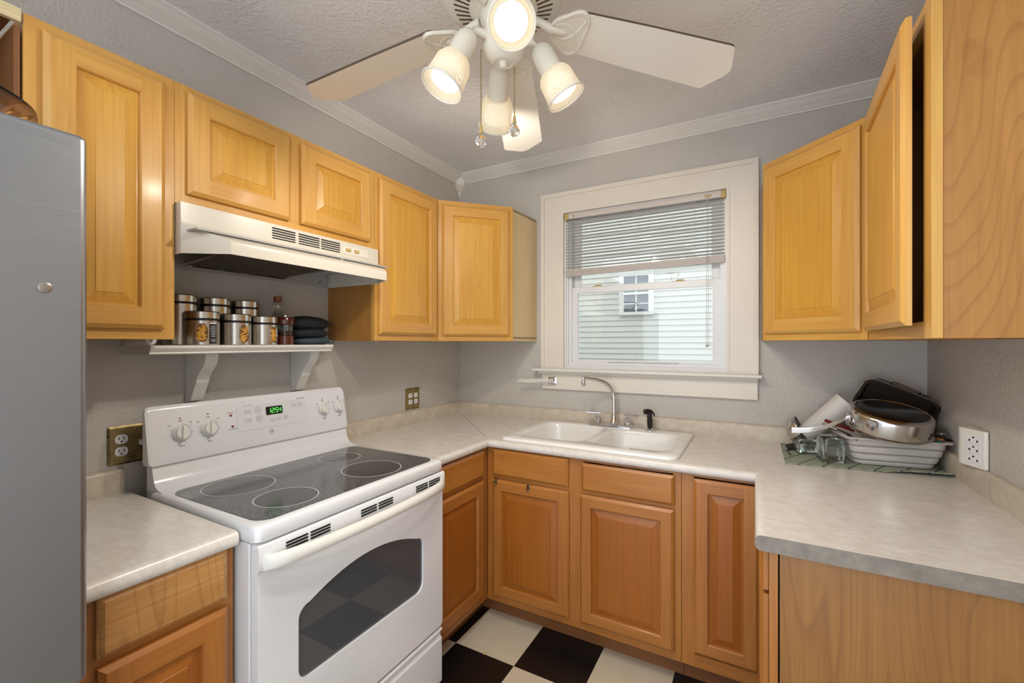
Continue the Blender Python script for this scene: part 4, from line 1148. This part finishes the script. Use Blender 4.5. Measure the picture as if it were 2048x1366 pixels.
# glass jars
def jar(name, label, M, hx, h, group):
    mb = MB(); q = lambda k, z, r: [M @ Vector((x, y, z)) for x, y in rrect(-hx+k, hx-k, -hx+k, hx-k, r, 6)]
    mb.loops([q(.004, 0, .02), q(0, .004, .022), q(-.002, .010, .022), q(.003, .016, .02), q(.001, .022, .018), q(0, h*.85, .018), q(.003, h-.004, .02), q(.008, h, .02)])
    mb.loops([q(.008, .006, .016), q(.005, .012, .016), q(.005, h*.84, .015), q(.010, h-.010, .016)])
    return solo(name, mb, GLASS, label, 'jar', tuple(M.translation), group, sharp=40)
jar('glass_jar', 'square clear glass jar standing upside down beside the basin', Matrix.Translation((2.047, -.325, ZM)) @ Matrix.Rotation(R(12), 4, 'Z'), .041, .102, 'glass jars on the dish mat')
jar('glass_jar', 'clear glass jar lying on its side behind the square jar', Matrix.Translation((1.940, -.235, ZM+.032)) @ Matrix.Rotation(R(20), 4, 'Z') @ Matrix.Rotation(R(90), 4, 'Y') @ Matrix.Rotation(R(8), 4, 'Z'), .028, .082, 'glass jars on the dish mat')
# utensils
mb = MB(); Ms = Matrix.Translation((1.935, -.175, ZM+.016)) @ Matrix.Rotation(R(20), 4, 'Z') @ Matrix.Rotation(R(14), 4, 'X') @ Matrix.Rotation(R(-14), 4, 'Y')
mb.loops([[Ms @ Vector((x, y, z)) for x, y in ((-.035, -.018), (.03, -.026), (.035, .026), (-.03, .02))] for z in (0, .004)])
mb.tube([Ms @ Vector((-.03, -.005, .002)), Vector((1.905, -.26, ZM+.006)), Vector((1.915, -.30, ZM+.004))], .0025, 6)
solo('spatula', mb, BLACK, 'black plastic spatula lying on the mat beneath the steel bowl', 'spatula', (1.935, -.175, ZM), sharp=30)
d = Vector((.085, .02, -.032))
a = Vector((2.033, -.29, 1.062))
mb = MB(); mb.tube([a, a+d*1.15], .0065, 12)
solo('red_tool_handle', mb, RED, 'dark red tube-handled tool leaning on the upside-down pan', 'utensil', tuple(a))
a2 = Vector((2.022, -.295, 1.044)); mb = MB()
mb.tube([a2, a2+d*.25, a2+d*.8, a2+d*1.15], [.009, .0085, .005, .003], 10)
solo('steel_spoon', mb, CHROME, 'shiny steel utensil handle just below the red handle', 'utensil', tuple(a2))
mb = MB(); mb.tube([(2.10, -.34, 1.018), (2.126, -.362, 1.006)], .004, 10)
solo('black_straw', mb, BLACK, 'short black tube poking out at the left rim of the basin', 'utensil', (2.10, -.34, 1.02))
def spoon(name, label, cat, p, q, r, mat, mat2=None):
    c = thing(name, label, cat, tuple(p)); p, q = Vector(p), Vector(q); dd = (q-p).normalized()
    make('handle', MB().tube([p, p+(q-p)*.55, q], [.003, .0028, .0035], 8), mat, c)
    M = axisM(p-dd*r*.8, dd) @ Matrix.Diagonal((.85, .35, 1.25, 1)); mb = MB()
    mb.lathe([(max(.0004, r*math.sin(R(t))), -r*math.cos(R(t))) for t in range(0, 181, 15)], 16, M, False, False)
    make('head', mb, mat2 or mat, c)
spoon('serving_spoon', 'steel serving spoon resting on the right rim of the basin', 'spoon', (2.388, -.235, 1.034), (2.366, -.125, 1.022), .02, STEEL)
spoon('orange_spatula', 'orange-brown utensil on the right rim of the basin', 'utensil', (2.380, -.285, 1.022), (2.382, -.16, 1.018), .014, STEEL, ORANGE)
spoon('teal_scraper', 'teal silicone scraper under the orange-brown utensil', 'utensil', (2.372, -.318, 1.0175), (2.395, -.20, 1.0185), .010, TEAL)
mb = MB(); mb.tube([(2.410, -.300, 1.020), (2.404, -.27, 1.0185), (2.392, -.19, 1.0185)], [.0045, .0035, .002], 8)
solo('paring_knife', mb, BLACK, 'thin black-handled knife poking past the right rim of the basin', 'knife', (2.404, -.30, 1.02))

# crumb on the floor tiles
mb = MB(); mb.lathe([(.001, 0), (.006, .002), (.004, .005), (.001, .007)], 7, Matrix.Translation((.735, -.835, .0002)))
solo('crumb', mb, PASTA, 'small yellow crumb on the joint between black and cream tiles', 'crumb', (.735, -.835, 0))

# ------------------------------------------------------------------ ceiling fan
HX, HY = 1.184, -1.443
fan = thing('ceiling_fan', 'cream five-blade ceiling fan with four spotlights and pull chains', 'ceiling fan', (HX, HY, ZC))
TH = Matrix.Translation((HX, HY, 0))
make('canopy', MB().lathe([(.075, ZC-.0005), (.078, ZC-.02), (.072, ZC-.045), (.055, ZC-.06)], 40, TH), FANWHITE, fan)
make('motor_housing', MB().lathe([(.056, 2.462), (.10, 2.456), (.145, 2.44), (.160, 2.41), (.162, 2.330), (.160, 2.306), (.155, 2.298), (.146, 2.294), (.076, 2.276), (.07, 2.272), (.066, 2.268)], 56, TH), FANWHITE, fan)
mb = MB()
for k in range(44):
    M = TH @ Matrix.Rotation(2*PI*k/44, 4, 'Z') @ Matrix.Translation((.113, 0, 2.2855)) @ Matrix.Rotation(R(-14.4), 4, 'Y')
    mb.box(-.021, .021, -.0026, .0026, -.0012, .002, M=M)
make('motor_vents', mb, BROWN, fan)
make('light_fitter', MB().lathe([(.064, 2.268), (.060, 2.24), (.052, 2.228), (.052, 2.18), (.056, 2.176), (.056, 2.166), (.047, 2.150), (.03, 2.138), (.026, 2.1365), (.024, 2.140), (.012, 2.139), (.010, 2.128), (.006, 2.124)], 40, TH), FANWHITE, fan)
ZBL = 2.268
def blade(az):
    M = TH @ Matrix.Rotation(az, 4, 'Z') @ Matrix.Translation((0, 0, ZBL)) @ Matrix.Rotation(R(5.5), 4, 'Y') @ Matrix.Rotation(R(-11), 4, 'X')
    out = [(.20, -.062), (.40, -.072), (.645, -.080), (.656, -.079), (.662, -.073), (.698, -.016), (.702, 0), (.698, .016), (.662, .073), (.656, .079), (.645, .080), (.40, .072), (.20, .062), (.175, .04), (.168, 0), (.175, -.04)]
    mb = MB(); lo, hi = [M @ Vector((x, y, .001)) for x, y in out], [M @ Vector((x, y, .008)) for x, y in out]
    A, B = mb.pts(lo), mb.pts(hi)
    mb.face(list(reversed(A)), 0); mb.face(B, 0)
    for i in range(len(out)): j = (i+1) % len(out); mb.face([A[i], A[j], B[j], B[i]], 1)
    b = make('blade', mb, (BLADE, BROWN), fan, sharp=20)
    # bracket under the root: rounded three-lobed plate with raised ribs and an arm up to the motor
    mb = MB()
    pl = []
    lobe = lambda a: 1-.14*math.cos(3*a)
    for i in range(48):
        a = 2*PI*i/48; pl.append((.190+.052*lobe(a)*math.cos(a), .066*lobe(a)*math.sin(a)))
    mb.loops([[M @ Vector((x, y, z)) for x, y in pl] for z in (-.0042, .0008)])
    def rib(pts, r=.0035): mb.tube([M @ Vector((x, y, -.0045)) for x, y in pts], r, 6)
    rib([(.190+.048*lobe(a)*math.cos(a), .062*lobe(a)*math.sin(a)) for a in [2*PI*i/36 for i in range(37)]], .0045)
    for s_ in (-1, 1): rib([(p.x, p.y) for p in bez((.145, s_*.012, 0), (.185, s_*.045, 0), (.215, s_*-.005, 0), (.222, s_*-.05, 0), 10)])
    M0 = TH @ Matrix.Rotation(az, 4, 'Z')
    arm = [M0 @ Vector(p) for p in ((.072, 0, 2.269), (.09, 0, 2.268), (.110, 0, 2.261), (.13, 0, 2.252), (.155, 0, 2.247), (.18, 0, 2.2445))]
    mb.tube(arm, [.012, .011, .011, .012, .011, .004], 10)
    make('blade_bracket', mb, FANWHITE, b, sharp=50)
for k in range(5): blade(R(112.7+72*k))

def spot(az, rim, rad=.055, label=None):
    piv = Vector((HX+.092*math.cos(az), HY+.092*math.sin(az), 2.196)); rim = Vector(rim)
    ax = (rim-piv).normalized(); Ln = (rim-piv).length; M = axisM(piv, ax)
    mb = MB(); ca, sa = math.cos(az), math.sin(az)
    mb.tube([(HX+.045*ca, HY+.045*sa, 2.2), (HX+.082*ca, HY+.082*sa, 2.2)], .0115, 12); mb.tube([(HX+.08*ca, HY+.08*sa, 2.2), tuple(piv+ax*.012)], .006, 8)
    lamp = make('spotlight', mb, FANWHITE, fan)
    k = Ln/.18
    make('socket', MB().lathe([(.006, .004), (.018, .008), (.028, .022*k), (.031, .04*k), (.031, .098*k), (.029, .1*k)], 28, M), FANWHITE, lamp)
    z0 = .094*k
    cp = make('shade', MB().lathe([(.030, z0), (.040, z0+.003), (.047, z0+.018*k), (.049, z0+.055*k), (rad-.003, Ln-.004), (rad, Ln-.002)], 40, M, False, False, ), CUP, lamp)
    make('shade_rim', MB().tube([M @ Vector((rad*math.cos(a), rad*math.sin(a), Ln-.001)) for a in [2*PI*i/40 for i in range(40)]], .0025, 6, closed=True), FANWHITE, lamp)
    make('bulb', MB().lathe([(.014, z0+.004), (.020, z0+.010), (.036, z0+.035*k), (.040, z0+.056*k), (.037, z0+.070*k), (.02, z0+.078*k), (.001, z0+.080*k)], 28, M, True, False), BULB, lamp)
    li = bpy.data.lights.new('bulb_light', 'SPOT'); li.energy = LAMP_W; li.color = (1, .92, .80); li.shadow_soft_size = .03; li.spot_size = R(165); li.spot_blend = .35
    lo_ = bpy.data.objects.new('bulb_light', li); COL.objects.link(lo_); lo_.parent = lamp; lo_.matrix_local = M @ Matrix.Translation((0, 0, Ln+.003)) @ Matrix.Rotation(PI, 4, 'X')
spot(R(234), (1.083, -1.582, 2.031)); spot(R(36), (1.329, -1.346, 2.05)); spot(R(126), (1.04, -1.243, 2.088)); spot(R(306), (1.293, -1.592, 2.113))
def chain(x, y, z1, z0):
    mb = MB(); pf = []; z = z1; i = 0
    while z > z0+.03:
        pf += [(.0008, z), (.0021, z-.0015), (.0021, z-.0025), (.0008, z-.004)]; z -= .0046
    mb.lathe(pf, 8, Matrix.Translation((x, y, 0)))
    ch = make('pull_chain', mb, plain('aged_brass_chain', srgb(176, 156, 122), .35, .6), fan)
    make('chain_cap', MB().lathe([(.002, z0+.03), (.0035, z0+.028), (.0055, z0+.012), (.0065, z0+.009), (.0045, z0+.007)], 14, Matrix.Translation((x, y, 0))), BRASSW, ch)
    make('crystal', MB().lathe([(.003, z0+.008), (.011, z0-.002), (.0155, z0-.012), (.0145, z0-.02), (.007, z0-.027), (.001, z0-.028)], 8, Matrix.Translation((x, y, 0))), CRYSTAL, ch, sharp=5)
chain(1.131, -1.472, 2.176, 1.938); chain(1.196, -1.402, 2.150, 1.980)
bpy.context.view_layer.update()
